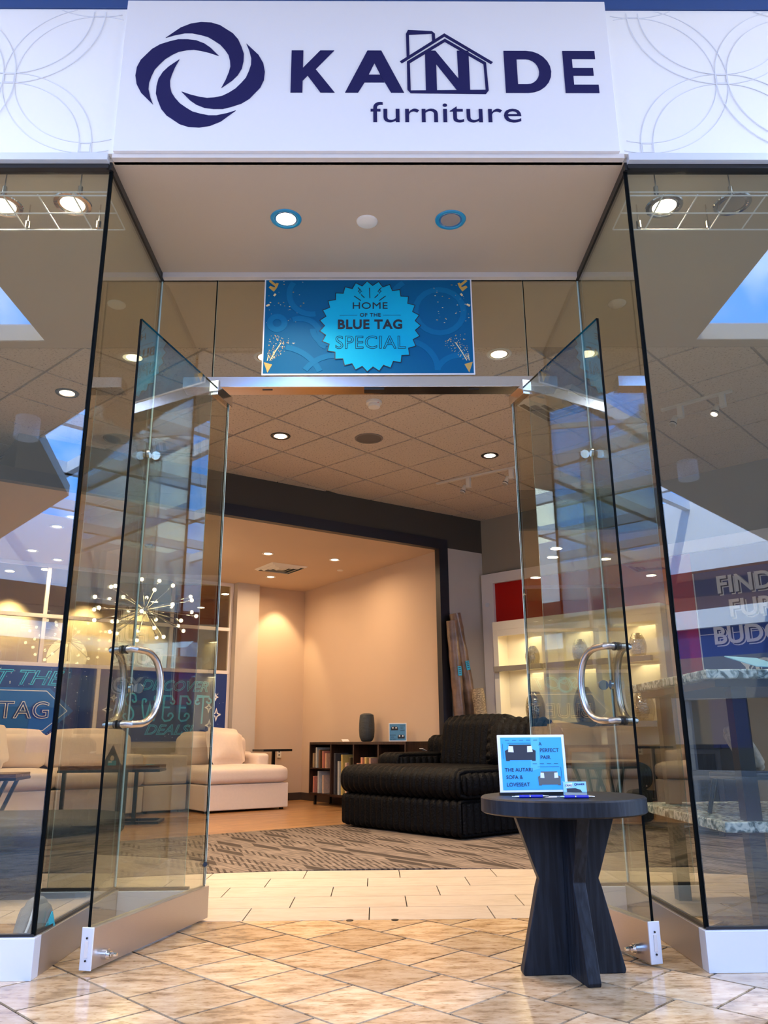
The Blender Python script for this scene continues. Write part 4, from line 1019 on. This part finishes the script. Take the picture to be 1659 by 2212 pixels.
# local x = q (right/back), local y = p (left/back): x dir (.773,.634), y dir (-.634,.773)
RB = .088
MB().soft((0, 0, .02), (1.55, 1.80, .34), .05, 10, 0, ((1, 0), RB, .024)).make('base', PLUSH, t, smooth=True)
MB().soft((-.03, -.03, .33), (1.0, 1.83, .615), .12, 12, .01, ((1, 0), RB, .026)).make('seat_cushion', PLUSH, t, smooth=True)
MB().soft((.50, 1.42, .33), (1.55, 1.83, .735), .09, 10, 0, ((1, 0), RB, .024)).make('armrest', PLUSH, t, smooth=True)
m = MB().soft((.92, .30, .50), (1.25, 1.30, 1.10), .12, 12, .03, ((1, 2), RB, .026)); m.xf(Matrix.Translation((1.08, 0, .55)) @ Matrix.Rotation(math.radians(9), 4, 'Y') @ Matrix.Translation((-1.08, 0, -.55))); m.make('back_cushion', PLUSH, t, smooth=True)
m = MB().soft((.62, -.20, .52), (.95, .50, 1.03), .14, 12, .04, ((1, 2), RB, .026)); m.xf(Matrix.Translation((.8, .1, .6)) @ Matrix.Rotation(math.radians(20), 4, 'Z') @ Matrix.Rotation(math.radians(16), 4, 'Y') @ Matrix.Translation((-.8, -.1, -.6)))
m.xf(Matrix.Translation((.25, .0, .02))); m.make('throw_pillow', PLUSH, t, smooth=True)
MB().soft((.98, -.02, .30), (1.56, .28, 1.0), .10, 10, 0, ((1, 0), RB, .024)).make('backrest', PLUSH, t, smooth=True)
MB().soft((1.22, -.0, .30), (1.56, 1.80, .92), .10, 10, 0, ((1, 0), RB, .024)).make('backrest', PLUSH, t, smooth=True)
m = B((-.03, -.03, 0), (.03, .03, .003)); m.xf(Matrix.Rotation(.35, 4, 'Y')); o = m.make('price_tag', PRINTW, t); o.location = (1.0, 1.58, .755)

# ---- low bookcase against the alcove side wall (b=4.37), along n
bk = thing('low_bookcase', 'long low dark wood bookcase on short legs against the alcove wall', 'bookcase', PB(4.36, 7.62, 0), math.atan2(-.829, .56))
# local x = -bn direction (toward viewer), local y = b1 direction reversed? x=(.56,-.829), y=(.829,.56)
BL = 2.35; BD = .34; BZ0, BZ1 = .13, .845
B((0, -BD, BZ1-.035), (BL, 0, BZ1)).make('top_board', DKWOOD, bk, bevel=.003); B((0, -BD, BZ0), (BL, 0, BZ0+.03)).make('bottom_board', DKWOOD, bk)
for k in range(5):
    x = (BL-.025)*k/4; B((x, -BD, BZ0+.03), (x+.025, -.012, BZ1-.035)).make('upright', DKWOOD, bk)
B((0, -.012, BZ0), (BL, 0, BZ1)).make('back_board', DKWOOD, bk)
for x in (.09, BL-.12): 
    for y in (-BD+.03, -.06): B((x, y, 0), (x+.03, y+.03, BZ0)).make('leg', BLACKM, bk)
B((.02, -BD, .48), (.57, -.012, .495)).make('shelf', DKWOOD, bk)
# books: tall ones behind the front edge
bc = [(.45, .30, .16), (.52, .52, .48), (.14, .07, .03), (.60, .22, .15), (.68, .40, .24), (.05, .05, .06), (.40, .42, .40), (.55, .42, .12), (.62, .42, .30), (.08, .06, .02), (.62, .34, .24), (.66, .30, .18), (.60, .44, .14), (.50, .30, .2), (.3, .2, .12)]
r = random.Random(4); nm = ['terracotta', 'pale grey', 'dark brown', 'orange patterned', 'cream patterned', 'black', 'light grey', 'mustard', 'peach', 'olive black', 'coral', 'tan', 'ochre', 'rust', 'umber']
k = 0
for bay in range(3):
    x = .045+bay*.581
    for i in range(5 if bay < 2 else 4):
        th = r.uniform(.028, .042); hb_ = r.uniform(.19, .26) if bay == 0 else r.uniform(.40, .56); ci = k % 15
        if bay == 0 and i == 1: hb_ = .275
        z0 = .4955 if bay == 0 else BZ0+.031
        P = bk.location+Vector((.56*x+.829*(-BD+.03), -.829*x+.56*(-BD+.03), z0))
        tb = thing('book', '%s book, %s from left in the %s bay of the bookcase' % (nm[ci], ('first', 'second', 'third', 'fourth', 'fifth')[i], ('first', 'second', 'third')[bay]), 'book', P, math.atan2(-.829, .56), 'books in the low bookcase')
        B((0, 0, 0), (th, .22, hb_)).make('cover', mat('book_%s' % ci, bc[ci], .6, noise=(40, .3)), tb, bevel=.002)
        B((.003, .004, hb_-.0005), (th-.003, .215, hb_+.0006)).make('page_block', PLASW, tb)
        x += th+r.uniform(.045, .065); k += 1
for i in range(3):
    x = .06+i*.13; z0 = BZ0+.031; P = bk.location+Vector((.56*x+.829*(-BD+.03), -.829*x+.56*(-BD+.03), z0)); ci = (3, 1, 8)[i]
    tb = thing('book', '%s book standing %s on the lower shelf of the first bookcase bay' % (nm[ci], ('leftmost', 'in the middle', 'at the right')[i]), 'book', P, math.atan2(-.829, .56), 'books in the low bookcase')
    B((0, 0, 0), (.035, .22, (.22, .29, .24)[i])).make('cover', mat('book_%s' % ci, bc[ci], .6), tb, bevel=.002)
    B((.003, .004, (.22, .29, .24)[i]-.0005), (.032, .215, (.22, .29, .24)[i]+.0006)).make('page_block', PLASW, tb)
# vase + small frame on bookcase
vx = bk.location+Vector((.56*1.24+.829*-.17, -.829*1.24+.56*-.17, BZ1+.001))
o = MB().lathe([(.055, 0), (.075, .01), (.098, .06), (.105, .14), (.104, .22), (.097, .31), (.09, .345), (.06, .362), (.04, .366), (.038, .35)], n=40).make('carved_vase', mat('slate_vase', (.045, .055, .06), .5, noise=(14, .6, (1, 1, 5)), bump=(60, .6)), smooth=True); o.location = vx
tag(o, 'slate grey carved oval vase on the low bookcase', 'vase')
P = bk.location+Vector((.56*1.95+.829*-.17, -.829*1.95+.56*-.17, BZ1+.001))
t = thing('framed_advert', 'small framed blue advert with two dark sofas standing on the low bookcase', 'framed sign', P, math.radians(-14))
B((-.115, -.004, 0), (.115, .004, .225)).make('white_frame', PRINTW, t, bevel=.002); m2 = plane_mx((0, -.0045, .1125), (1, 0, 0))
flat('blue_print', [(-.105, -.1), (.105, -.1), (.105, .1), (-.105, .1)], mat('advert_blue', (.10, .30, .52), .4), t, m2, 0, .0005)
for cx, cy in ((-.04, .045), (.045, -.055)):
    flat('printed_sofa', [(cx-.045, cy-.022), (cx+.045, cy-.022), (cx+.045, cy+.006), (cx+.032, cy+.025), (cx-.032, cy+.025), (cx-.045, cy+.006)], DKC, t, m2, .0006, .0004)
    for s in (-1, 1): flat('printed_cushion', [(cx+s*.012, cy+.0), (cx+s*.03, cy), (cx+s*.03, cy+.02), (cx+s*.012, cy+.02)], PRINTW, t, m2, .0012, .0003)
for i, (tx, x, y) in enumerate((("TODAY'S", .062, .075), ('HERO', .055, .050), ('DESIGN', .062, .022), ('MODERN', -.06, -.035), ('SOFA', -.068, -.06), ('LOVESEAT', -.055, -.085))): text(tx, .017, PRINTK, t, m2, x, y, .0006, extrude=.0002, bold=.0003)
o = B((-.05, -.03, 0), (.05, .03, .002)).make('price_card', PRINTW); o.location = bk.location+Vector((.56*.75+.829*-.2, -.829*.75+.56*-.2, BZ1+.018)); o.rotation_euler = (.5, 0, .4); tag(o, 'small propped price card on the bookcase left of the slate vase', 'card')

# ---- rugs standing wrapped
def rug(b, n, h0, rr, lean, mt, label, tagged, cat='rug'):
    P = PB(b, n, 0); t = thing('rolled_rug', label, cat, P, math.radians(34), 'rolled rugs leaning on the wall')
    m = MB(); N_ = 26
    pts = [Vector((lean*k/N_, .0, rr*.35+h0*k/N_)) for k in range(N_+1)]
    m.tube(pts, [rr*(1+.05*math.sin(k*1.9)) for k in range(N_+1)], 20)
    for i, v in enumerate(m.v):
        if mt is PLAST: j = random.Random(i*7+int(b*100)).uniform(-.004, .004); m.v[i] = (v[0]+j, v[1]+j, v[2])
        else: m.v[i] = v
    body = m.make('rolled_body', mt, t, smooth=True)
    if tagged:
        m = MB().box((-.028, -rr-.006, -.055), (.028, -rr-.001, .055)); z = h0*.74; m.xf(Matrix.Translation((lean*z/h0-.0, 0, z)) @ Matrix.Rotation(math.atan2(lean, h0)*-1*-1, 4, 'Y')); tg_ = m.make('blue_tag', mat('rug_tag_blue', (.02, .35, .62), .4), t)
        m = MB()
        for kk in range(4): m.box((-.017, -rr-.0075, .035-.022*kk), (.017, -rr-.0055, .043-.022*kk))
        m.xf(Matrix.Translation((lean*z/h0, 0, z)) @ Matrix.Rotation(math.atan2(lean, h0), 4, 'Y')); m.make('tag_print', PRINTK, tg_)
    return t
rug(4.87, 4.76, 2.34, .075, -.44, PLAST, 'tallest striped brown rug rolled in clear plastic, leaning left behind the jute roll', True)
rug(4.52, 4.74, 2.24, .070, -.16, PLAST, 'brown rug rolled in clear plastic, closest to the black portal jamb', True)
rug(4.73, 4.53, 1.42, .075, -.18, WEAVE, 'shorter rolled jute rug with coarse rope weave, unwrapped', False)

# ---- cream sectional: sofa run, corner block, chaise (alcove frame)
def frame34(b, n): return PB(b, n, 0), math.radians(34.04)
P, a = frame34(2.22, 7.05)
t = thing('chaise_sofa', 'cream fabric chaise with long seat cushion beside the pier', 'sofa', P, a)
B((0, 0, .03), (1.17, 1.32, .335)).make('base', FABW, t, bevel=.012)
MB().soft((-.005, -.02, .335), (1.175, 1.28, .55), .075, 14, .015).make('seat_cushion', FABW, t, smooth=True)
B((-.0, 1.14, .34), (1.17, 1.34, .72)).make('back_frame', FABW, t, bevel=.03)
MB().soft((0.02, .92, .55), (.50, 1.16, .97), .09, 12, .03).make('back_cushion', FABW, t, smooth=True)
MB().soft((.50, .95, .55), (.98, 1.16, .95), .09, 12, .03).make('back_cushion', FABW, t, smooth=True)
MB().soft((1.0, .62, .33), (1.20, 1.34, .70), .05, 12, 0).make('armrest', FABW, t, smooth=True)
for x, y in ((.06, .06), (1.1, .06), (.06, 1.25), (1.1, 1.25)): B((x-.02, y-.02, 0), (x+.02, y+.02, .03)).make('foot', BLACKM, t)
m = MB().soft((-.27, -.07, -.22), (.27, .07, .22), .07, 14, .05); 
for i, v in enumerate(m.v):
    k = 1+.10*(abs(v[0])/.27)**2*(abs(v[2])/.22)**2; kk = 1-.6*max(abs(v[0])/.27, abs(v[2])/.22)**3; m.v[i] = (v[0]*k, v[1]*max(.15, kk), v[2]*k)
m.xf(Matrix.Rotation(.3, 4, 'Z') @ Matrix.Rotation(-.35, 4, 'X') @ Matrix.Rotation(.06, 4, 'Y')); pil = m.make('throw_pillow', FABW, smooth=True); pil.location = PB(2.22+.60, 7.05+.80, .79); pil.rotation_euler = (0, 0, a); tag(pil, 'cream square throw pillow leaning at the back of the chaise', 'pillow')
P, a = frame34(1.62, 7.55)
t = thing('corner_ottoman', 'cream square corner block with split front between sofa and chaise', 'ottoman', P, a)
B((0, 0, .03), (.56, .82, .335)).make('base', FABW, t, bevel=.012); B((0, 0, .345), (.56, .82, .70)).make('upper_block', FABW, t, bevel=.03)
for x, y in ((.05, .05), (.5, .05), (.05, .75), (.5, .75)): B((x-.02, y-.02, 0), (x+.02, y+.02, .03)).make('foot', BLACKM, t)
P, a = frame34(-1.55, 7.3)
t = thing('sectional_sofa', 'cream fabric sofa with plump back cushions below the left window banner', 'sofa', P, a)
for k in range(3):
    x = k*1.03; B((x, 0, .04), (x+1.02, 1.05, .335)).make('base', FABW, t, bevel=.012)
    MB().soft((x, -.02, .335), (x+1.02, .85, .56), .075, 12, .02).make('seat_cushion', FABW, t, smooth=True)
    MB().soft((x+.01, .60, .55), (x+1.01, .90, 1.0), .10, 12, .04).make('back_cushion', FABW, t, smooth=True)
B((0, .88, .34), (3.08, 1.08, .80)).make('back_frame', FABW, t, bevel=.03); B((2.90, .1, .34), (3.10, 1.05, .72)).make('armrest', FABW, t, bevel=.04)
for x, y in ((.06, .06), (3.0, .06), (.06, 1.0), (3.0, 1.0)): B((x-.02, y-.02, 0), (x+.02, y+.02, .04)).make('foot', BLACKM, t)
for (bb_, lb) in ((-.35, 'cream throw pillow at the left edge of the photo on the cream sofa'),):
    c = pil.copy(); COL.objects.link(c); c.location = PB(bb_, 7.3+.5, .80); c.rotation_euler = (0, -.25, a-.4); c['label'] = lb; c.scale = (1.15, 1.2, 1.15)
pil['group'] = 'cream throw pillows'; c['group'] = 'cream throw pillows'
# small black end table behind the chaise
t = thing('end_table', 'slim black end table behind the right arm of the chaise', 'table', PB(3.55, 8.02, 0), a)
B((-.14, -.16, .72), (.32, .2, .75)).make('table_top', BLACKM, t); B((.08, -.02, 0), (.12, .02, .72)).make('post', BLACKM, t); B((-.1, -.1, 0), (.26, .14, .015)).make('foot_plate', BLACKM, t)
t = thing('wall_outlet', 'white double power outlet low on the alcove end wall', 'outlet', PB(3.97, 8.462, .62), a)
B((-.035, -.006, 0), (.035, 0, .115)).make('cover_plate', PLASW, t)
for z in (.03, .075): B((-.013, -.0075, z), (.013, -.006, z+.02)).make('socket_face', MALLG, t)

# ---- tables with brown tops
ct = thing('console_table', 'brown topped table on black C legs in front of the cream sofa', 'table', (-2.97, 6.02, 0), math.radians(6))
B((-.50, -.22, .57), (.58, .26, .615)).make('table_top', TOPWOOD, ct, bevel=.003); B((-.505, -.225, .545), (.585, .265, .572)).make('top_frame', BLACKM, ct)
for x in (-.44, .15, .33): B((x-.02, -.19, .03), (x+.02, -.15, .545)).make('leg', BLACKM, ct)
m = MB(); m.box((-.5, -.2, 0), (.60, -.155, .03)); m.box((-.5, .22, 0), (.60, .26, .03)); m.box((.56, -.155, 0), (.60, .22, .03)); m.box((-.5, -.155, 0), (-.46, .22, .03)); m.make('foot_frame', BLACKM, ct)
B((.15-.02, .22-.04, .03), (.15+.02, .22, .545)).make('leg', BLACKM, ct)
t = thing('triangle_ornament', 'grey triangular ornament with a round hole on the brown console table', 'ornament', (-2.95, 6.02, .6155), math.radians(6))
m = MB(); o_ = [(-.10, 0), (.10, 0), (.0, .215)]; 
hole = [(.0+.026*math.cos(2*pi*i/12), .075+.032*math.sin(2*pi*i/12)) for i in range(12)]
outr = []
for i in range(12):
    d = Vector((math.cos(2*pi*i/12), math.sin(2*pi*i/12))); best = 9
    for k in range(3):
        A_, B_ = Vector(o_[k]), Vector(o_[(k+1) % 3]); e_ = B_-A_; c0 = Vector((0, .075)); den = d.x*e_.y-d.y*e_.x
        if abs(den) < 1e-6: continue
        tt = ((A_.x-c0.x)*e_.y-(A_.y-c0.y)*e_.x)/den; uu = ((A_.x-c0.x)*d.y-(A_.y-c0.y)*d.x)/den
        if tt > 0 and -.001 <= uu <= 1.001: best = min(best, tt)
    outr.append((0+d.x*best, .075+d.y*best))
for corner in o_:
    j = min(range(12), key=lambda i: (Vector(outr[i])-Vector(corner)).length); outr[j] = corner
for i in range(12):
    j = (i+1) % 12; m.prism([outr[i], outr[j], hole[j], hole[i]], lambda u, v, w: (u, w, v), -.02, .02)
m.make('carved_body', mat('ornament_grey', (.05, .05, .05), .7, noise=(20, .5)), t)
t = thing('price_card', 'small cyan price card beside the triangular ornament', 'card', (-2.92, 5.93, .617), math.radians(6), 'cyan price cards on the console table')
B((-.045, -.002, 0), (.045, .002, .05)).make('card_sheet', TAGC, t); B((-.04, -.0035, .028), (0, -.002, .046)).make('white_patch', PRINTW, t)
t = thing('price_card', 'small cyan price card lying near the right end of the console table', 'card', (-2.52, 6.02, .617), math.radians(10), 'cyan price cards on the console table')
B((-.04, -.03, 0), (.04, .03, .004)).make('card_sheet', TAGC, t); B((-.035, -.026, .004), (-.0, -.0, .005)).make('white_patch', PRINTW, t)
st = thing('side_table', 'brown topped side table on splayed black legs at the left edge', 'table', (-3.86, 5.0, 0), math.radians(10))
B((-.7, -.3, .535), (.34, .3, .575)).make('table_top', TOPWOOD, st, bevel=.003); B((-.705, -.305, .51), (.345, .305, .537)).make('top_frame', BLACKM, st)
for x0, x1 in ((-.15, -.02), (.06, -.02), (.24, .04), (-.5, -.3)):
    for y in (-.22, .22): MB().cyl((x0, y, .51), (x1, y, 0), .024, n=4).make('leg', BLACKM, st)

# ---- dark upholstered bench in left display
t = thing('dark_bench', 'low charcoal upholstered bench with piped edge behind the left return glass', 'bench', (-2.74, 1.90, 0), math.radians(8))
MB().soft((-1.1, -.42, .02), (1.08, .42, .27), .04, 10, 0).make('base', LEATH, t, smooth=True)
MB().soft((-1.1, -.44, .26), (1.10, .44, .42), .06, 12, .015).make('seat_cushion', LEATH, t, smooth=True)
m = MB(); m.tube([(-1.06, -.43, .39), (1.06, -.43, .39), (1.09, -.40, .39), (1.09, .40, .39)], .006, 8); m.make('piping', mat('piping_black', (.006, .006, .007), .5), t)
for x, y in ((-1.0, -.35), (1.0, -.35), (-1.0, .35), (1.0, .35)): B((x-.03, y-.03, 0), (x+.03, y+.03, .02)).make('foot', BLACKM, t)
# ---- pillow card at the left corner
t = thing('lumbar_pillow', 'small grey pillow with white piping and cyan tag against the left front glass corner', 'pillow', (-1.362, .16, .003), math.radians(80))
m = MB(); N_ = 14
m.soft((-.11, -.035, 0), (.10, .035, .24), .034, 12, .02)
for i, v in enumerate(m.v): m.v[i] = (v[0]*(1-.5*max(0, v[2]-.12)/.12)-.06*max(0, .12-abs(v[2]-.12))*-1, v[1], v[2]*1.0)
m.make('cushion_body', mat('pillow_grey', (.30, .29, .27), .9, bump=(200, .3)), t, smooth=True)
m = MB(); m.tube([(-.10, -.03, .005), (-.125, -.03, .06), (-.13, -.03, .11), (-.09, -.03, .17), (-.06, -.03, .235), (-.055, -.03, .26)], .005, 8); m.make('piping', PRINTW, t, smooth=True)
m = MB(); m.prism([(-.02, .04), (.05, .03), (.055, .13), (.02, .20), (-.03, .14)], lambda u, v, w: (u, w, v), -.062, -.058); m.make('cyan_tag', TAGC, t)

# ---- granite counter table in right display
t = thing('counter_table', 'tall table with two blue white granite slabs and dark posts in the right display window', 'table', (2.32, .95, 0), 0)
B((-.76, -.60, 1.125), (1.4, .60, 1.168)).make('top_slab', GRANITE, t, bevel=.006); B((-.755, -.60, .455), (1.4, .60, .50)).make('shelf_slab', GRANITE, t, bevel=.006)
B((-.70, -.54, 1.09), (1.35, .54, 1.125)).make('apron', BLACKM, t)
for x in (-.60, 1.2):
    for y in (-.52, .46):
        B((x-.035, y-.035, 0), (x+.035, y+.035, .455)).make('post', MALLD, t); B((x-.035, y-.035, .50), (x+.035, y+.035, 1.09)).make('post', MALLD, t)
o = B((-.12, -.09, 0), (.12, .09, .004)).make('price_sheet', CARDL); o.location = (1.88, .52, 1.212); o.rotation_euler = (.35, 0, .5); tag(o, 'pale blue price sheet propped on the upper granite slab', 'card')
# bar stool with patterned pillow
t = thing('bar_stool', 'dark metal stool frame with slim legs standing on the lower granite shelf', 'stool', (1.84, .68, .0), .2)
B((-.13, -.13, .665), (.13, .13, .70)).make('seat', MALLD, t, bevel=.01)
for x in (-.14, .14):
    for y in (-.14, .14): MB().cyl((x*.8, y*.8, .665), (x, y, .502), .012, n=10).make('leg', BLACKM, t)
t.location.z = .0
m = MB().soft((-.022, -.085, -.10), (.022, .085, .10), .022, 12, .018)
m.xf(Matrix.Rotation(-.5, 4, 'Y')); o = m.make('patterned_pillow', mat('pebble_print', (.50, .43, .36), .9, noise=(26, .95)), smooth=True); o.location = (1.80, .60, .81); tag(o, 'cream pillow with dark pebble print on the stool in the right window', 'pillow')

# ---- console with frames in right background (seen through right door)
t = thing('console_cabinet', 'dark console cabinet standing against the right wall behind the round table', 'cabinet', PE(5.25, -2.35, 0), math.radians(-42))
B((0, 0, .08), (1.9, .42, .76)).make('body', MALLD, t); B((-.02, -.01, .76), (1.92, .43, .80)).make('top_board', BLKWOOD, t, bevel=.003)
for k in range(3): 
    d_ = B((.03+k*.62, -.014, .12), (.61+k*.62, 0, .72)).make('door', BLKWOOD, t, bevel=.003); MB().cyl((.56+k*.62, -.03, .42), (.56+k*.62, -.014, .42), .01, n=10).make('knob', STEEL, d_)
for x in (.05, 1.82):
    for y in (.04, .36): B((x-.02, y-.02, 0), (x+.02, y+.02, .08)).make('leg', BLACKM, t)
t = thing('picture_frame', 'tan wood picture frame with pale print leaning against the dark console', 'picture', PE(5.08, -1.95, .0), math.radians(-42))
tl = Matrix.Rotation(math.radians(-8), 4, 'X')
m = MB(); m.box((-.02, 0, 0), (.02, .03, .78)); m.box((.40, 0, 0), (.44, .03, .78)); m.box((.02, 0, 0), (.40, .03, .04)); m.box((.02, 0, .74), (.40, .03, .78)); m.xf(tl).make('wood_frame', mat('tan_wood', (.28, .17, .09), .5), t)
m = MB(); m.box((.02, .01, .04), (.40, .02, .74)); m.xf(tl).make('pale_print', mat('grey_blue_print', (.25, .32, .36), .6, noise=(4, .4)), t)

# ================================================================== the mall behind the camera (seen in the glass)
mc_ = setting('ceiling')
for poly in ([(-3.63, -.02), (-.94, -.02), (-.94, -3.5), (-2.0, -4.6), (-3.63, -4.6)], [(-.94, -.02), (3.63, -.02), (3.63, -4.6), (.2, -4.6), (-.94, -3.5)],
             [(-14, -4.6), (-2.0, -4.6), (-4.9, -7.6), (-5.5, -10.4), (-8.2, -13.6), (-9, -14.8), (-14, -14.8)], [(.2, -4.6), (14, -4.6), (14, -14.8), (9.6, -14.8), (5.1, -10.0), (4.1, -8.8), (2.8, -8.0)]):
    MB().prism(poly, lambda u, v, w: (u, v, w), 5.15, 5.35).make('mall_soffit', MALLC, mc_)
mw = setting('wall_mall')
def seg_wall(p0, p1, fn):
    p0, p1 = Vector(p0), Vector(p1); d = p1-p0; a = math.atan2(d.y, d.x); e = bpy.data.objects.new('storefront_section', None); COL.objects.link(e); e.parent = mw; e.location = (*p0, 0); e.rotation_euler = (0, 0, a); fn(e, d.length)
def shopfront(e, Lg):
    # local x along wall, y<0 is away from us (behind) ; front face at y=0
    B((0, -.3, 4.9), (Lg, 0, 6.8)).make('upper_wall', MALLW, e)
    B((0, -.25, 3.9), (Lg, 0, 4.9)).make('fascia_band', MALLB, e); B((0, -.1, 3.45), (Lg, .18, 3.9)).make('cornice', MALLW, e)
    B((0, -.2, 2.75), (Lg, 0, 3.45)).make('sign_band', NAVYB, e); B((0, -.25, 1.75), (Lg, .06, 2.75)).make('sign_board', MALLG, e)
    B((0, -3, 0), (Lg, -2.9, 2.4)).make('shop_interior', MALLD, e); B((0, -.1, 0), (Lg, 0, .12)).make('base_strip', MALLG, e)
    for k in range(int(Lg//2)+1):
        B((k*2-.05, -.12, .12), (k*2+.05, .02, 1.75)).make('mullion', MALLG, e)
    for k in range(7): B((1+k*2.6, -2.89, .6), (2+k*2.6, -2.8, 2.0)).make('lit_panel', OPPB, e)
seg_wall((-18, -8.5), (-.94, -25), shopfront); seg_wall((-.94, -25), (16, -8.6), shopfront)
text('honey', .95, PRINTW, mw, plane_mx((10.3, -13.98, 0), (-.717, -.697, 0)), 0, 2.08, .12, extrude=.03, bold=.01, name='sign_lettering')
# skylight: diamond grid of ribs over the court, with light curbs
sk = setting('window_5')
dA = Vector((-.707, -.72)); dB = Vector((.707, -.70)); ap = Vector((-.94, -3.5))
def rib(p, q_, w_, z0, z1, nm):
    p, q_ = Vector(p), Vector(q_); d = (q_-p).normalized(); n = Vector((-d.y, d.x))*w_/2
    MB().prism([tuple(p+n), tuple(q_+n), tuple(q_-n), tuple(p-n)], lambda u, v, w: (u, v, w), z0, z1).make(nm, MALLW, sk)
for k in range(1, 6):
    rib(ap+dA*k*2.7, ap+dA*k*2.7+dB*15.5, .16, 6.5, 6.75, 'skylight_rib'); rib(ap+dB*k*2.7, ap+dB*k*2.7+dA*15.5, .16, 6.5, 6.75, 'skylight_rib')
rib(ap, ap+dA*15.5, .12, 5.35, 6.75, 'skylight_curb'); rib(ap, ap+dB*15.5, .12, 5.35, 6.75, 'skylight_curb')
rib(ap+Vector((-3, -3.2)), ap+Vector((9, -5.5)), .06, 6.0, 6.08, 'tie_rod')
for k in (2.4, 5.0):
    c_ = ap+dA*k+Vector((-.25, .3)); MB().cyl((*c_, 5.15), (*c_, 4.85), .16, n=20).make('mall_canister_lamp', MALLW, mc_, smooth=True)
    c_ = ap+dB*(k+3)+Vector((.35, .4)); MB().cyl((*c_, 5.15), (*c_, 4.85), .16, n=20).make('mall_canister_lamp', MALLW, mc_, smooth=True)
